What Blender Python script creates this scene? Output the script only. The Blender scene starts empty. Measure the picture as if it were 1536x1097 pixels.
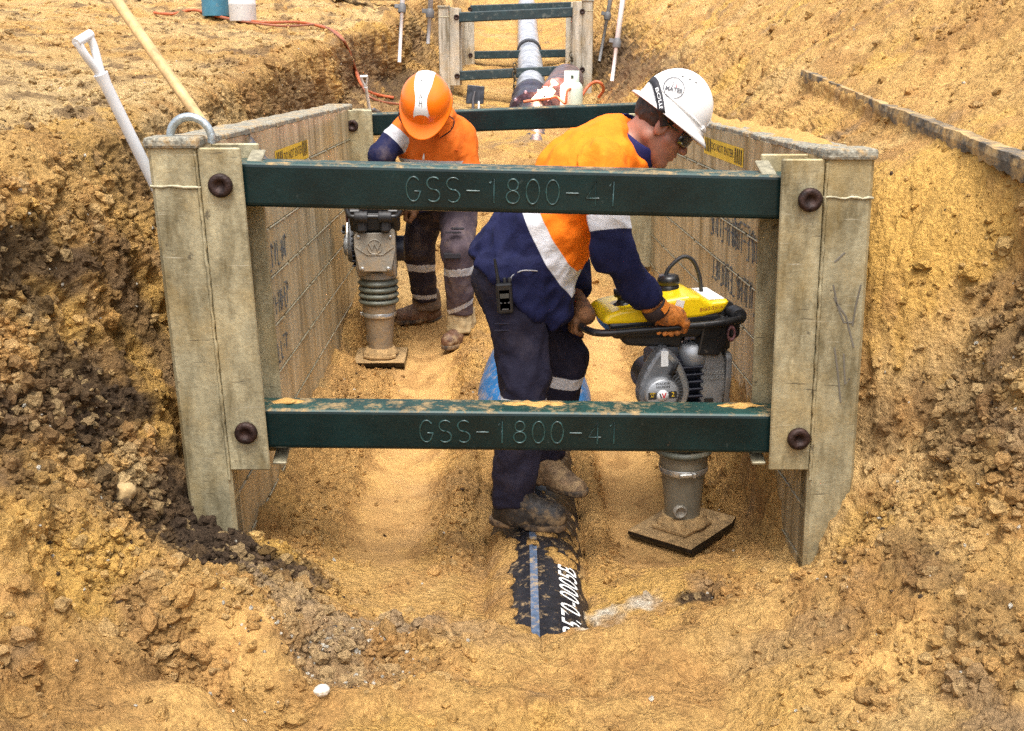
import bpy, bmesh, math, random
import numpy as np
from mathutils import Vector, Matrix
random.seed(7)
RNG = np.random.default_rng(11)
SC = bpy.context.scene
COL = SC.collection
PI = math.pi
# ------------------------------------------------------------------ camera geometry (metres; the lens stands at 0,0,1.75)
CAM_Z = 1.75
FPX, PW, PH = 1600.0, 1536.0, 1097.0
PITCH = math.radians(15.97)
CP, SP = math.cos(PITCH), math.sin(PITCH)

def P(px, py, Y):
    """world point at depth Y seen at photo pixel px,py"""
    xr = (px - PW / 2) / FPX
    yr = (PH / 2 - py) / FPX
    dy = CP + yr * SP
    dz = -SP + yr * CP
    t = Y / dy
    return Vector((t * xr, Y, CAM_Z + t * dz))

# ------------------------------------------------------------------ tagging
def put(o, parent=None):
    COL.objects.link(o)
    if parent is not None:
        o.parent = parent
    return o

def tag(o, label=None, cat=None, group=None, kind=None):
    if label: o['label'] = label
    if cat: o['category'] = cat
    if group: o['group'] = group
    if kind: o['kind'] = kind
    return o

def thing(name, label, cat, loc=(0, 0, 0), group=None):
    o = bpy.data.objects.new(name, None)
    o.empty_display_size = 0.1
    put(o)
    o.location = loc
    return tag(o, label, cat, group)

def copy_tree(o, parent=None):
    c = o.copy()
    COL.objects.link(c)
    if parent is not None:
        c.parent = parent
        c.matrix_parent_inverse = o.matrix_parent_inverse.copy()
    for ch in list(o.children):
        copy_tree(ch, c)
    return c

# ------------------------------------------------------------------ numpy noise
_perm = np.random.default_rng(3).permutation(256)
_perm = np.concatenate([_perm, _perm, _perm])
_grad = np.random.default_rng(5).normal(size=(256, 3))
_grad /= np.linalg.norm(_grad, axis=1)[:, None]

def pnoise(p):
    p = np.asarray(p, dtype=np.float64)
    i = np.floor(p).astype(np.int64)
    f = p - i
    i &= 255
    u = f * f * f * (f * (f * 6 - 15) + 10)
    out = np.zeros(len(p))
    for dx in (0, 1):
        wx = u[:, 0] if dx else 1 - u[:, 0]
        hx = _perm[(i[:, 0] + dx) & 255]
        for dy in (0, 1):
            wy = u[:, 1] if dy else 1 - u[:, 1]
            hy = _perm[hx + ((i[:, 1] + dy) & 255)]
            for dz in (0, 1):
                wz = u[:, 2] if dz else 1 - u[:, 2]
                g = _grad[_perm[hy + ((i[:, 2] + dz) & 255)]]
                out += wx * wy * wz * (g[:, 0] * (f[:, 0] - dx) + g[:, 1] * (f[:, 1] - dy) + g[:, 2] * (f[:, 2] - dz))
    return out * 1.5

def fbm(p, oct=4, gain=0.5, lac=2.03):
    a, s, r = 1.0, 1.0, 0.0
    for _ in range(oct):
        r = r + a * pnoise(p * s)
        a *= gain
        s *= lac
    return r

def ridged(p, oct=4, gain=0.5):
    a, s, r = 1.0, 1.0, 0.0
    for _ in range(oct):
        r = r + a * (1 - 2 * np.abs(pnoise(p * s)))
        a *= gain
        s *= 2.1
    return r

def worley(p):
    i = np.floor(p).astype(np.int64)
    f = p - i
    best = np.full(len(p), 9.0)
    for dx in (-1, 0, 1):
        for dy in (-1, 0, 1):
            for dz in (-1, 0, 1):
                h = _perm[_perm[_perm[(i[:, 0] + dx) & 255] + ((i[:, 1] + dy) & 255)] + ((i[:, 2] + dz) & 255)]
                jx = (h * 0.6180339) % 1.0
                jy = (h * 0.7548777) % 1.0
                jz = (h * 0.5698403) % 1.0
                d = (dx + jx - f[:, 0]) ** 2 + (dy + jy - f[:, 1]) ** 2 + (dz + jz - f[:, 2]) ** 2
                best = np.minimum(best, d)
    return np.sqrt(best)

def sstep(a, b, x):
    t = np.clip((x - a) / (b - a), 0, 1)
    return t * t * (3 - 2 * t)

# ------------------------------------------------------------------ materials
MATS = {}

def nd(nt, typ, **kw):
    n = nt.nodes.new(typ)
    for k, v in kw.items():
        if k.startswith('i_'):
            n.inputs[k[2:].replace('_', ' ')].default_value = v
        else:
            setattr(n, k, v)
    return n

def mat(name, col, rough=0.6, metal=0.0, var=0.12, vscale=8.0, bump=0.0, bscale=60.0, dirt=None, dirt_amt=0.0, dscale=4.0,
        streak=False, coat=0.0, spec=0.5, emit=None, estr=0.0, scratch=0.0, coord='Object', sheen=0.0):
    """principled material: base colour broken by noise, optional dirt of a second colour, bump"""
    if name in MATS: return MATS[name]
    m = bpy.data.materials.new(name)
    m.use_nodes = True
    nt = m.node_tree
    b = nt.nodes['Principled BSDF']
    L = nt.links.new
    tc = nd(nt, 'ShaderNodeTexCoord')
    src = tc.outputs[coord]
    if streak:
        mp = nd(nt, 'ShaderNodeMapping')
        mp.inputs['Scale'].default_value = (1, 1, 0.07)
        L(src, mp.inputs['Vector'])
        vsrc = mp.outputs['Vector']
    else:
        vsrc = src
    n1 = nd(nt, 'ShaderNodeTexNoise', i_Scale=vscale, i_Detail=6.0, i_Roughness=0.65)
    L(vsrc, n1.inputs['Vector'])
    rmp = nd(nt, 'ShaderNodeValToRGB')
    c = np.array(col[:3])
    rmp.color_ramp.elements[0].position = 0.3
    rmp.color_ramp.elements[1].position = 0.7
    rmp.color_ramp.elements[0].color = (*np.clip(c * (1 - var * 1.6), 0, 1), 1)
    rmp.color_ramp.elements[1].color = (*np.clip(c * (1 + var), 0, 1), 1)
    L(n1.outputs['Fac'], rmp.inputs['Fac'])
    last = rmp.outputs['Color']
    if dirt is not None:
        n2 = nd(nt, 'ShaderNodeTexNoise', i_Scale=dscale, i_Detail=8.0, i_Roughness=0.75)
        L(src, n2.inputs['Vector'])
        r2 = nd(nt, 'ShaderNodeMapRange')
        lo = 0.72 - 0.42 * dirt_amt
        r2.inputs['From Min'].default_value = lo - 0.05
        r2.inputs['From Max'].default_value = lo + 0.12
        L(n2.outputs['Fac'], r2.inputs['Value'])
        mx = nd(nt, 'ShaderNodeMix', data_type='RGBA')
        L(r2.outputs['Result'], mx.inputs[0])
        L(last, mx.inputs[6])
        mx.inputs[7].default_value = (*dirt[:3], 1)
        last = mx.outputs[2]
        rr = nd(nt, 'ShaderNodeMapRange')
        rr.inputs['To Min'].default_value = rough
        rr.inputs['To Max'].default_value = 0.9
        L(r2.outputs['Result'], rr.inputs['Value'])
        L(rr.outputs['Result'], b.inputs['Roughness'])
    else:
        b.inputs['Roughness'].default_value = rough
    if scratch:
        mp = nd(nt, 'ShaderNodeMapping')
        mp.inputs['Scale'].default_value = (3, 3, 40)
        mp.inputs['Rotation'].default_value = (0.5, 0.3, 0)
        L(src, mp.inputs['Vector'])
        n3 = nd(nt, 'ShaderNodeTexNoise', i_Scale=6.0, i_Detail=4.0)
        L(mp.outputs['Vector'], n3.inputs['Vector'])
        r3 = nd(nt, 'ShaderNodeMapRange')
        r3.inputs['From Min'].default_value = 0.66
        r3.inputs['From Max'].default_value = 0.72
        r3.inputs['To Max'].default_value = scratch
        L(n3.outputs['Fac'], r3.inputs['Value'])
        mx = nd(nt, 'ShaderNodeMix', data_type='RGBA')
        L(r3.outputs['Result'], mx.inputs[0])
        L(last, mx.inputs[6])
        mx.inputs[7].default_value = (0.5, 0.47, 0.4, 1)
        last = mx.outputs[2]
    L(last, b.inputs['Base Color'])
    b.inputs['Metallic'].default_value = metal
    b.inputs['Specular IOR Level'].default_value = spec
    b.inputs['Coat Weight'].default_value = coat
    if sheen: b.inputs['Sheen Weight'].default_value = sheen
    if bump:
        nb = nd(nt, 'ShaderNodeTexNoise', i_Scale=bscale, i_Detail=5.0)
        L(vsrc, nb.inputs['Vector'])
        bp = nd(nt, 'ShaderNodeBump', i_Strength=min(1.0, bump), i_Distance=0.004)
        L(nb.outputs['Fac'], bp.inputs['Height'])
        L(bp.outputs['Normal'], b.inputs['Normal'])
    if emit:
        b.inputs['Emission Color'].default_value = (*emit, 1)
        b.inputs['Emission Strength'].default_value = estr
    MATS[name] = m
    return m

# ------------------------------------------------------------------ mesh builder
class MB:
    def __init__(s):
        s.v, s.f, s.m, s.sm = [], [], [], []

    def add(s, verts, faces, mi=0, M=None, smooth=False):
        o = len(s.v)
        for p in verts:
            p = Vector(p)
            s.v.append(tuple(M @ p) if M is not None else tuple(p))
        for f in faces:
            s.f.append([i + o for i in f])
            s.m.append(mi)
            s.sm.append(smooth)

    def bm(s, b, mi=0, M=None, smooth=False):
        b.verts.index_update()
        s.add([v.co[:] for v in b.verts], [[v.index for v in f.verts] for f in b.faces], mi, M, smooth)
        b.free()

    def box(s, c, size, rot=None, bev=0.0, mi=0, M=None, seg=1):
        b = bmesh.new()
        bmesh.ops.create_cube(b, size=1.0)
        bmesh.ops.scale(b, vec=size, verts=b.verts)
        if bev > 0:
            bmesh.ops.bevel(b, geom=list(b.edges), offset=bev, segments=seg, affect='EDGES', profile=0.5)
        T = Matrix.Translation(c)
        if rot is not None: T = T @ (rot if isinstance(rot, Matrix) else Matrix.Rotation(rot[0], 4, rot[1]))
        s.bm(b, mi, (M @ T) if M is not None else T)

    def prism(s, poly, d0, d1, axes='xz', bev=0.0, mi=0, M=None, seg=2):
        """poly of 2-D points extruded along the third axis from d0 to d1"""
        b = bmesh.new()
        def mk(p, d):
            return {'xz': (p[0], d, p[1]), 'xy': (p[0], p[1], d), 'yz': (d, p[0], p[1])}[axes]
        a = [b.verts.new(mk(p, d0)) for p in poly]
        c = [b.verts.new(mk(p, d1)) for p in poly]
        n = len(poly)
        b.faces.new(a); b.faces.new(c[::-1])
        for i in range(n):
            b.faces.new((a[i], c[i], c[(i + 1) % n], a[(i + 1) % n]))
        bmesh.ops.recalc_face_normals(b, faces=b.faces)
        if bev > 0:
            bmesh.ops.bevel(b, geom=list(b.edges), offset=bev, segments=seg, affect='EDGES', profile=0.5)
        s.bm(b, mi, M)

    def lathe(s, prof, n=28, mi=0, M=None, smooth=True, cap=True):
        """prof: (r, z) pairs about local z"""
        vs, fs = [], []
        for r, z in prof:
            for k in range(n):
                a = 2 * PI * k / n
                vs.append((r * math.cos(a), r * math.sin(a), z))
        for i in range(len(prof) - 1):
            for k in range(n):
                fs.append((i * n + k, i * n + (k + 1) % n, (i + 1) * n + (k + 1) % n, (i + 1) * n + k))
        s.add(vs, fs, mi, M, smooth)
        if cap:
            for idx, flip in ((0, True), (len(prof) - 1, False)):
                r, z = prof[idx]
                if r > 1e-5:
                    ring = [(r * math.cos(2 * PI * k / n), r * math.sin(2 * PI * k / n), z) for k in range(n)]
                    s.add(ring, [list(range(n))[::-1] if flip else list(range(n))], mi, M, False)

    def tube(s, pts, r, n=10, mi=0, M=None, cap=True):
        pts = [Vector(p) for p in pts]
        rs = r if isinstance(r, (list, tuple)) else [r] * len(pts)
        vs, fs = [], []
        up = None
        for i, p in enumerate(pts):
            a = pts[max(0, i - 1)]
            b = pts[min(len(pts) - 1, i + 1)]
            t = (b - a)
            t = t.normalized() if t.length > 1e-9 else Vector((0, 0, 1))
            if up is None:
                up = Vector((0, 0, 1)) if abs(t.z) < 0.9 else Vector((1, 0, 0))
            u = (up - t * up.dot(t)).normalized()
            w = t.cross(u)
            up = u
            for k in range(n):
                q = 2 * PI * k / n
                vs.append(p + (u * math.cos(q) + w * math.sin(q)) * rs[i])
        m = len(pts)
        for i in range(m - 1):
            for k in range(n):
                fs.append((i * n + k, i * n + (k + 1) % n, (i + 1) * n + (k + 1) % n, (i + 1) * n + k))
        s.add(vs, fs, mi, M, True)
        if cap:
            s.add(vs[:n], [list(range(n))[::-1]], mi, M)
            s.add(vs[-n:], [list(range(n))], mi, M)

    def torus(s, R, r, M=None, a0=0.0, a1=2 * PI, n=32, k=10, mi=0):
        full = abs(a1 - a0 - 2 * PI) < 1e-6
        pts = [(R * math.cos(a0 + (a1 - a0) * i / n), R * math.sin(a0 + (a1 - a0) * i / n), 0) for i in range(n + 1)]
        s.tube(pts, r, k, mi, M, cap=not full)

    def sphere(s, c, r, mi=0, M=None, sub=2, sc=(1, 1, 1)):
        b = bmesh.new()
        bmesh.ops.create_icosphere(b, subdivisions=sub, radius=r)
        bmesh.ops.scale(b, vec=sc, verts=b.verts)
        bmesh.ops.translate(b, vec=c, verts=b.verts)
        s.bm(b, mi, M, True)

    def map(s, fn):
        s.v = [tuple(fn(Vector(p))) for p in s.v]
        return s

    def build(s, name, mats, parent=None):
        me = bpy.data.meshes.new(name)
        me.from_pydata(s.v, [], s.f)
        for m in (mats if isinstance(mats, (list, tuple)) else [mats]):
            me.materials.append(m)
        me.polygons.foreach_set('material_index', s.m)
        me.polygons.foreach_set('use_smooth', s.sm)
        me.update()
        return put(bpy.data.objects.new(name, me), parent)

def axis_frame(a, b, hint=(0, 0, 1)):
    """matrix with origin a and local z from a to b"""
    a, b = Vector(a), Vector(b)
    z = (b - a).normalized()
    h = Vector(hint)
    if abs(z.dot(h)) > 0.98: h = Vector((1, 0, 0))
    x = h.cross(z).normalized()
    y = z.cross(x)
    M = Matrix((x, y, z)).transposed().to_4x4()
    M.translation = a
    return M

def frame(o, x, y, z):
    M = Matrix((Vector(x), Vector(y), Vector(z))).transposed().to_4x4()
    M.translation = Vector(o)
    return M

# ------------------------------------------------------------------ lettering
def text_geo(txt, size, align='CENTER', extr=0.0, bold=0.0):
    cu = bpy.data.curves.new('t', 'FONT')
    cu.body = txt
    cu.size = size
    cu.align_x = align
    cu.align_y = 'CENTER'
    cu.extrude = extr
    cu.offset = bold
    cu.resolution_u = 3
    o = bpy.data.objects.new('t', cu)
    COL.objects.link(o)
    dg = bpy.context.evaluated_depsgraph_get()
    me = bpy.data.meshes.new_from_object(o.evaluated_get(dg))
    vs = [v.co[:] for v in me.vertices]
    fs = [list(p.vertices) for p in me.polygons]
    bpy.data.objects.remove(o)
    bpy.data.curves.remove(cu)
    bpy.data.meshes.remove(me)
    return vs, fs

def arc(cx, cy, rx, ry, a0, a1, n=10):
    return [(cx + rx * math.cos(math.radians(a0 + (a1 - a0) * i / n)), cy + ry * math.sin(math.radians(a0 + (a1 - a0) * i / n))) for i in range(n + 1)]

STROKES = {   # each glyph in a box 0.7 wide, 1 high
    'G': [arc(.35, .5, .33, .5, 45, 315, 14) + [(.66, .42), (.4, .42)]],
    'S': [arc(.35, .75, .3, .25, 40, 270, 10) + arc(.35, .25, .3, .25, 90, -140, 10)],
    '-': [[(.05, .48), (.65, .48)]],
    '1': [[(.2, .82), (.4, 1), (.4, 0)]],
    '8': [arc(.35, .76, .24, .24, 0, 360, 14), arc(.35, .26, .3, .26, 0, 360, 14)],
    '0': [arc(.35, .5, .3, .5, 0, 360, 18)],
    '4': [[(.5, 0), (.5, 1), (.06, .3), (.66, .3)]],
    'R': [[(.08, 0), (.08, 1)], [(.08, 1), (.45, .97), (.55, .75), (.42, .55), (.08, .52), (.58, 0)]],
    'I': [[(.3, 0), (.3, 1)], [(.12, 1), (.48, 1)], [(.12, 0), (.48, 0)]],
    'V': [[(.05, 1), (.32, 0), (.62, 1)]],
    'A': [[(.05, 0), (.33, 1), (.62, 0)], [(.16, .38), (.5, .38)]],
    'H': [[(.08, 0), (.08, 1)], [(.58, 0), (.58, 1)], [(.08, .5), (.58, .5)]],
}

def ortho(o, M):
    o.matrix_world = M
    return o

# ------------------------------------------------------------------ signed-distance modelling (bodies, clothes, helmets, stones)
def smin(a, b, k):
    h = np.clip(0.5 + 0.5 * (b - a) / k, 0, 1)
    return b + (a - b) * h - k * h * (1 - h)

def cap(p, a, b, ra, rb, ax=None, s=1.0):
    """tapered capsule; ax,s squash it along the direction ax"""
    a = np.array(a); b = np.array(b)
    q = p - a
    d = b - a
    if ax is not None:
        ax = np.array(ax) / np.linalg.norm(ax)
        q = q + np.outer(q @ ax * (s - 1), ax)
        d = d + ax * (d @ ax) * (s - 1)
    L = d @ d
    t = np.clip(q @ d / max(L, 1e-12), 0, 1)
    e = np.linalg.norm(q - t[:, None] * d, axis=1)
    return e - (ra + (rb - ra) * t)

def ell(p, c, r, R=None):
    q = p - np.array(c)
    if R is not None: q = q @ R
    k = np.linalg.norm(q / np.array(r), axis=1)
    k2 = np.linalg.norm(q / np.array(r) ** 2, axis=1)
    return k * (k - 1) / np.maximum(k2, 1e-9)

def rbox(p, c, h, r, R=None):
    q = p - np.array(c)
    if R is not None: q = q @ R
    q = np.abs(q) - np.array(h) + r
    return np.linalg.norm(np.maximum(q, 0), axis=1) + np.minimum(np.max(q, axis=1), 0) - r

def chain(p, pts, k=0.03, ax=None, s=1.0):
    d = None
    for (a, ra), (b, rb) in zip(pts[:-1], pts[1:]):
        e = cap(p, a, b, ra, rb, ax, s)
        d = e if d is None else smin(d, e, k)
    return d

def nets(fn, lo, hi, h):
    lo = np.array(lo, float); hi = np.array(hi, float)
    n = np.ceil((hi - lo) / h).astype(int) + 1
    ax = [lo[i] + h * np.arange(n[i]) for i in range(3)]
    K = 5                                   # coarse pass first, fine samples only near the surface
    nb = -(-n // K)
    cx = [lo[i] + h * K * (np.arange(nb[i]) + .5) - h * .5 for i in range(3)]
    Gc = np.stack(np.meshgrid(*cx, indexing='ij'), -1).reshape(-1, 3)
    fc = fn(Gc).reshape(nb)
    f = np.repeat(np.repeat(np.repeat(fc, K, 0), K, 1), K, 2)[:n[0], :n[1], :n[2]].copy()
    near = np.argwhere(np.abs(fc) < h * K * 1.35)
    loc = np.stack(np.meshgrid(*[np.arange(K)] * 3, indexing='ij'), -1).reshape(-1, 3)
    ii_ = (near[:, None, :] * K + loc[None]).reshape(-1, 3)
    ii_ = ii_[(ii_ < n).all(1)]
    for i in range(0, len(ii_), 300000):
        j = ii_[i:i + 300000]
        f[j[:, 0], j[:, 1], j[:, 2]] = fn(lo + h * j)
    S = f < 0
    nc = n - 1
    cnt = np.zeros(nc); acc = np.zeros((*nc, 3))
    for axis in range(3):
        for o1 in (0, 1):
            for o2 in (0, 1):
                off = [0, 0, 0]
                oth = [i for i in range(3) if i != axis]
                off[oth[0]] = o1; off[oth[1]] = o2
                s0 = tuple(slice(off[i], off[i] + nc[i]) for i in range(3))
                off2 = list(off); off2[axis] += 1
                s1 = tuple(slice(off2[i], off2[i] + nc[i]) for i in range(3))
                a, b = f[s0], f[s1]
                x = (a < 0) != (b < 0)
                t = np.where(x, a / np.where(x, a - b, 1), 0)
                cnt += x
                for i in range(3):
                    acc[..., i] += x * (t if i == axis else off[i])
    act = cnt > 0
    idx = -np.ones(nc, int)
    idx[act] = np.arange(act.sum())
    cells = np.argwhere(act)
    V = lo + h * (cells + acc[act] / cnt[act][:, None])
    F = []
    for axis in range(3):
        o = [i for i in range(3) if i != axis]
        sl0 = [slice(None)] * 3; sl1 = [slice(None)] * 3
        sl0[axis] = slice(0, n[axis] - 1); sl1[axis] = slice(1, n[axis])
        A, B = S[tuple(sl0)], S[tuple(sl1)]
        e = np.argwhere(A != B)
        ok = (e[:, o[0]] > 0) & (e[:, o[1]] > 0) & (e[:, o[0]] < n[o[0]] - 1) & (e[:, o[1]] < n[o[1]] - 1)
        e = e[ok]
        q = []
        for d0, d1 in ((1, 1), (0, 1), (0, 0), (1, 0)):
            c = e.copy()
            c[:, o[0]] -= d0; c[:, o[1]] -= d1
            q.append(idx[c[:, 0], c[:, 1], c[:, 2]])
        q = np.stack(q, 1)
        flip = A[e[:, 0], e[:, 1], e[:, 2]]
        if axis == 1: flip = ~flip
        q[~flip] = q[~flip][:, ::-1]
        F.append(q)
    return V, np.concatenate(F)

def vnormals(V, F):
    N = np.zeros_like(V)
    fn = np.cross(V[F[:, 2]] - V[F[:, 0]], V[F[:, 3]] - V[F[:, 1]])
    for i in range(4):
        np.add.at(N, F[:, i], fn)
    return N / np.maximum(np.linalg.norm(N, axis=1), 1e-12)[:, None]

def relax(V, F, it=1, a=0.5):
    for _ in range(it):
        A = np.zeros_like(V); c = np.zeros(len(V))
        for i in range(4):
            j = (i + 1) % 4
            np.add.at(A, F[:, i], V[F[:, j]]); np.add.at(c, F[:, i], 1)
            np.add.at(A, F[:, j], V[F[:, i]]); np.add.at(c, F[:, j], 1)
        V = V * (1 - a) + a * A / np.maximum(c, 1)[:, None]
    return V

def sdf_obj(name, fn, lo, hi, h, mats, parent=None, disp=None, attrs=None, smooth=1, matfn=None):
    V, F = nets(fn, lo, hi, h)
    V = relax(V, F, smooth)
    N = vnormals(V, F)
    if disp is not None:
        V = V + N * disp(V, N)[:, None]
    me = bpy.data.meshes.new(name)
    me.from_pydata(V.tolist(), [], F.tolist())
    for m in (mats if isinstance(mats, (list, tuple)) else [mats]):
        me.materials.append(m)
    me.polygons.foreach_set('use_smooth', np.ones(len(F), bool))
    if attrs:
        for k, g in attrs.items():
            at = me.attributes.new(k, 'FLOAT', 'POINT')
            at.data.foreach_set('value', np.asarray(g(V, N), dtype=np.float32))
    if matfn is not None:
        C = V[F].mean(1)
        me.polygons.foreach_set('material_index', matfn(C).astype(np.int32))
    me.update()
    return put(bpy.data.objects.new(name, me), parent)
# ------------------------------------------------------------------ camera, light
cam = bpy.data.cameras.new('camera')
cam.sensor_width = 36.0
cam.lens = FPX / PW * 36.0
cam.clip_start = 0.05
cam.clip_end = 500
co = put(bpy.data.objects.new('camera', cam))
co.location = (0, 0, CAM_Z)
co.rotation_euler = (PI / 2 - PITCH, 0, 0)
SC.camera = co

SUN_EL, SUN_AZ = math.radians(66), math.radians(176)   # azimuth clockwise from +y: behind the camera, to its left
w = bpy.data.worlds.new('World')
SC.world = w
w.use_nodes = True
nt = w.node_tree
sky = nt.nodes.new('ShaderNodeTexSky')
sky.sky_type = 'NISHITA'
sky.sun_disc = False
sky.sun_elevation = SUN_EL
sky.sun_rotation = SUN_AZ
sky.air_density = 1.0
sky.dust_density = 5.0
sky.ozone_density = 1.0
bg = nt.nodes['Background']
hs = nt.nodes.new('ShaderNodeHueSaturation')
hs.inputs['Saturation'].default_value = 0.45      # thin overcast
nt.links.new(sky.outputs['Color'], hs.inputs['Color'])
nt.links.new(hs.outputs['Color'], bg.inputs['Color'])
bg.inputs['Strength'].default_value = 0.15
sl = bpy.data.lights.new('sun', 'SUN')
sl.energy = 1.5
sl.angle = math.radians(24)
sl.color = (1.0, 0.965, 0.91)
so = put(bpy.data.objects.new('sun', sl))
d = Vector((math.sin(SUN_AZ) * math.cos(SUN_EL), math.cos(SUN_AZ) * math.cos(SUN_EL), math.sin(SUN_EL)))
so.rotation_euler = d.to_track_quat('Z', 'Y').to_euler()
so.location = (-3, -4, 9)
SC.view_settings.view_transform = 'Standard'
SC.view_settings.look = 'None'
SC.view_settings.gamma = 1.0
SC.view_settings.exposure = 1.14
SC.cycles.use_denoising = False
SC.cycles.max_bounces = 6

# ------------------------------------------------------------------ the pipe line's axis, used by ground and pipe
PIPE_R = 0.185
PIPE_AX = [(2.2, .08, -.075), (3.0, .085, -.072), (4.0, .092, -.068), (4.6, .10, -.03), (5.2, .11, .06), (6.0, .12, .20), (8, .15, .47), (11, .20, .92),
           (14, .24, 1.33), (16, .27, 1.55), (18, .29, 1.74), (21, .30, 2.16), (25, .33, 2.85), (26.5, .34, 3.1)]
_pa = np.array(PIPE_AX)
def pipe_at(y):
    return np.interp(y, _pa[:, 0], _pa[:, 1]), np.interp(y, _pa[:, 0], _pa[:, 2])

# ------------------------------------------------------------------ ground: one sheet, trench and banks
#  cross-sections  Y: L4 L3 L2(bank edge) L1 L0(foot) Fl Fc Fr R0(foot) R1 R2(pavement edge) R3 R4
ST = {
 -6.0: [(-40,1.5),(-6,1.4),(-2.6,1.3),(-2.3,.9),(-1.6,.5),(-.7,.3),(.08,.28),(.7,.3),(1.3,.5),(1.9,.9),(2.5,1.3),(4.5,1.9),(40,2.3)],
  .4: [(-40,1.5),(-5,1.35),(-2.2,1.25),(-1.9,.8),(-1.3,.47),(-.6,.27),(.08,.24),(.6,.3),(1.1,.46),(1.6,.7),(2.1,1.2),(3.6,1.8),(40,2.6)],
 1.5: [(-40,1.6),(-5,1.4),(-2.0,1.28),(-1.75,.8),(-1.2,.46),(-.6,.26),(.08,.23),(.6,.28),(1.05,.44),(1.5,.66),(1.95,1.22),(3.3,1.9),(40,3)],
 2.2: [(-40,1.7),(-5,1.5),(-1.8,1.36),(-1.62,.85),(-1.1,.42),(-.55,.23),(.08,.195),(.55,.21),(.95,.38),(1.35,.62),(1.75,1.30),(3.0,2.05),(40,3)],
 2.75:[(-40,1.8),(-5,1.55),(-1.62,1.40),(-1.44,.80),(-1.12,.36),(-.5,.17),(.08,.145),(.5,.15),(.92,.32),(1.3,.60),(1.62,1.38),(2.8,2.1),(40,3)],
 2.9: [(-40,1.8),(-5,1.56),(-1.60,1.41),(-1.42,.82),(-1.08,.31),(-.5,.11),(.08,.05),(.5,.10),(.97,.22),(1.32,.55),(1.60,1.41),(2.75,2.15),(40,3)],
 3.12:[(-40,1.8),(-5,1.58),(-1.60,1.43),(-1.40,.88),(-1.02,.22),(-.5,.055),(.09,.0),(.5,.06),(.99,.12),(1.31,.60),(1.57,1.455),(2.75,2.2),(40,3)],
 3.4: [(-40,1.8),(-5,1.6),(-1.60,1.46),(-1.33,.92),(-1.04,.10),(-.5,.03),(.09,-.02),(.5,.03),(1.0,.06),(1.19,1.02),(1.55,1.485),(2.8,2.25),(40,3)],
 3.7: [(-40,1.8),(-5,1.62),(-1.58,1.475),(-1.27,.98),(-1.06,.05),(-.5,.02),(.09,-.03),(.5,.01),(.98,.03),(1.28,1.34),(1.56,1.51),(2.85,2.3),(40,3.2)],
 4.4: [(-40,1.9),(-5,1.68),(-1.57,1.51),(-1.46,.95),(-1.08,.07),(-.5,.035),(.1,-.01),(.5,.035),(.98,.06),(1.36,1.38),(1.58,1.56),(2.95,2.45),(40,3.3)],
 5.2: [(-40,2.0),(-5,1.74),(-1.53,1.58),(-1.47,1.0),(-1.09,.11),(-.5,.07),(.11,.14),(.5,.08),(.98,.12),(1.40,1.42),(1.62,1.62),(3.1,2.6),(40,3.4)],
 6.2: [(-40,2.1),(-5,1.82),(-1.58,1.63),(-1.52,1.1),(-1.1,.22),(-.5,.18),(.12,.42),(.5,.22),(.98,.28),(1.40,1.47),(1.66,1.70),(3.2,2.75),(40,3.6)],
 7.2: [(-40,2.25),(-5,1.9),(-1.60,1.70),(-1.55,1.15),(-1.1,.46),(-.5,.46),(.14,.58),(.5,.48),(.95,.5),(1.35,1.3),(1.74,1.74),(3.4,2.85),(40,3.8)],
 9.0: [(-40,2.5),(-5,2.05),(-1.70,1.82),(-1.64,1.25),(-1.1,.85),(-.5,.74),(.17,.86),(.5,.76),(.98,.82),(1.4,1.35),(1.8,1.87),(3.6,3.05),(40,4)],
 11.5:[(-40,2.8),(-5,2.15),(-1.84,1.92),(-1.78,1.38),(-1.15,1.1),(-.5,1.05),(.2,1.16),(.5,1.05),(1.0,1.12),(1.4,1.5),(1.85,1.98),(3.8,3.25),(40,4.2)],
 13.2:[(-40,3.1),(-5,2.27),(-1.92,2.02),(-1.84,1.4),(-1.25,1.2),(-.5,1.12),(.2,1.05),(.6,1.1),(1.05,1.22),(1.4,1.55),(1.85,2.1),(4.0,3.4),(40,4.5)],
 15.0:[(-40,3.3),(-5,2.5),(-1.62,2.24),(-1.55,1.55),(-1.15,1.32),(-.5,1.2),(.25,1.12),(.6,1.2),(1.15,1.3),(1.4,1.7),(1.75,2.32),(4.2,3.6),(40,4.8)],
 18.0:[(-40,3.8),(-5,2.9),(-1.65,2.55),(-1.5,2.1),(-1.1,1.7),(-.5,1.6),(.29,1.55),(.7,1.6),(1.15,1.7),(1.45,2.1),(1.85,2.65),(4.6,4.0),(40,5.4)],
 21.0:[(-40,4.2),(-5,3.3),(-1.7,2.9),(-1.5,2.5),(-1.1,2.15),(-.5,2.05),(.3,2.0),(.7,2.05),(1.2,2.15),(1.5,2.5),(1.95,3.05),(5,4.4),(40,6)],
 25.0:[(-40,4.7),(-5,3.8),(-1.8,3.4),(-1.6,3.0),(-1.1,2.8),(-.5,2.7),(.33,2.7),(.7,2.7),(1.2,2.8),(1.6,3.1),(2.1,3.6),(5.5,4.9),(40,6.8)],
 27.5:[(-40,5.0),(-5,4.1),(-1.9,3.8),(-1.7,3.7),(-1.1,3.6),(-.5,3.6),(.33,3.6),(.7,3.6),(1.2,3.7),(1.6,3.8),(2.2,4.0),(6,5.2),(40,7.2)],
 60.0:[(-60,7.0),(-9,6.6),(-3,6.5),(-2.5,6.4),(-1.1,6.4),(-.5,6.4),(.33,6.4),(.7,6.4),(1.2,6.4),(1.6,6.5),(3,6.7),(9,8),(60,11)],
}
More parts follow.
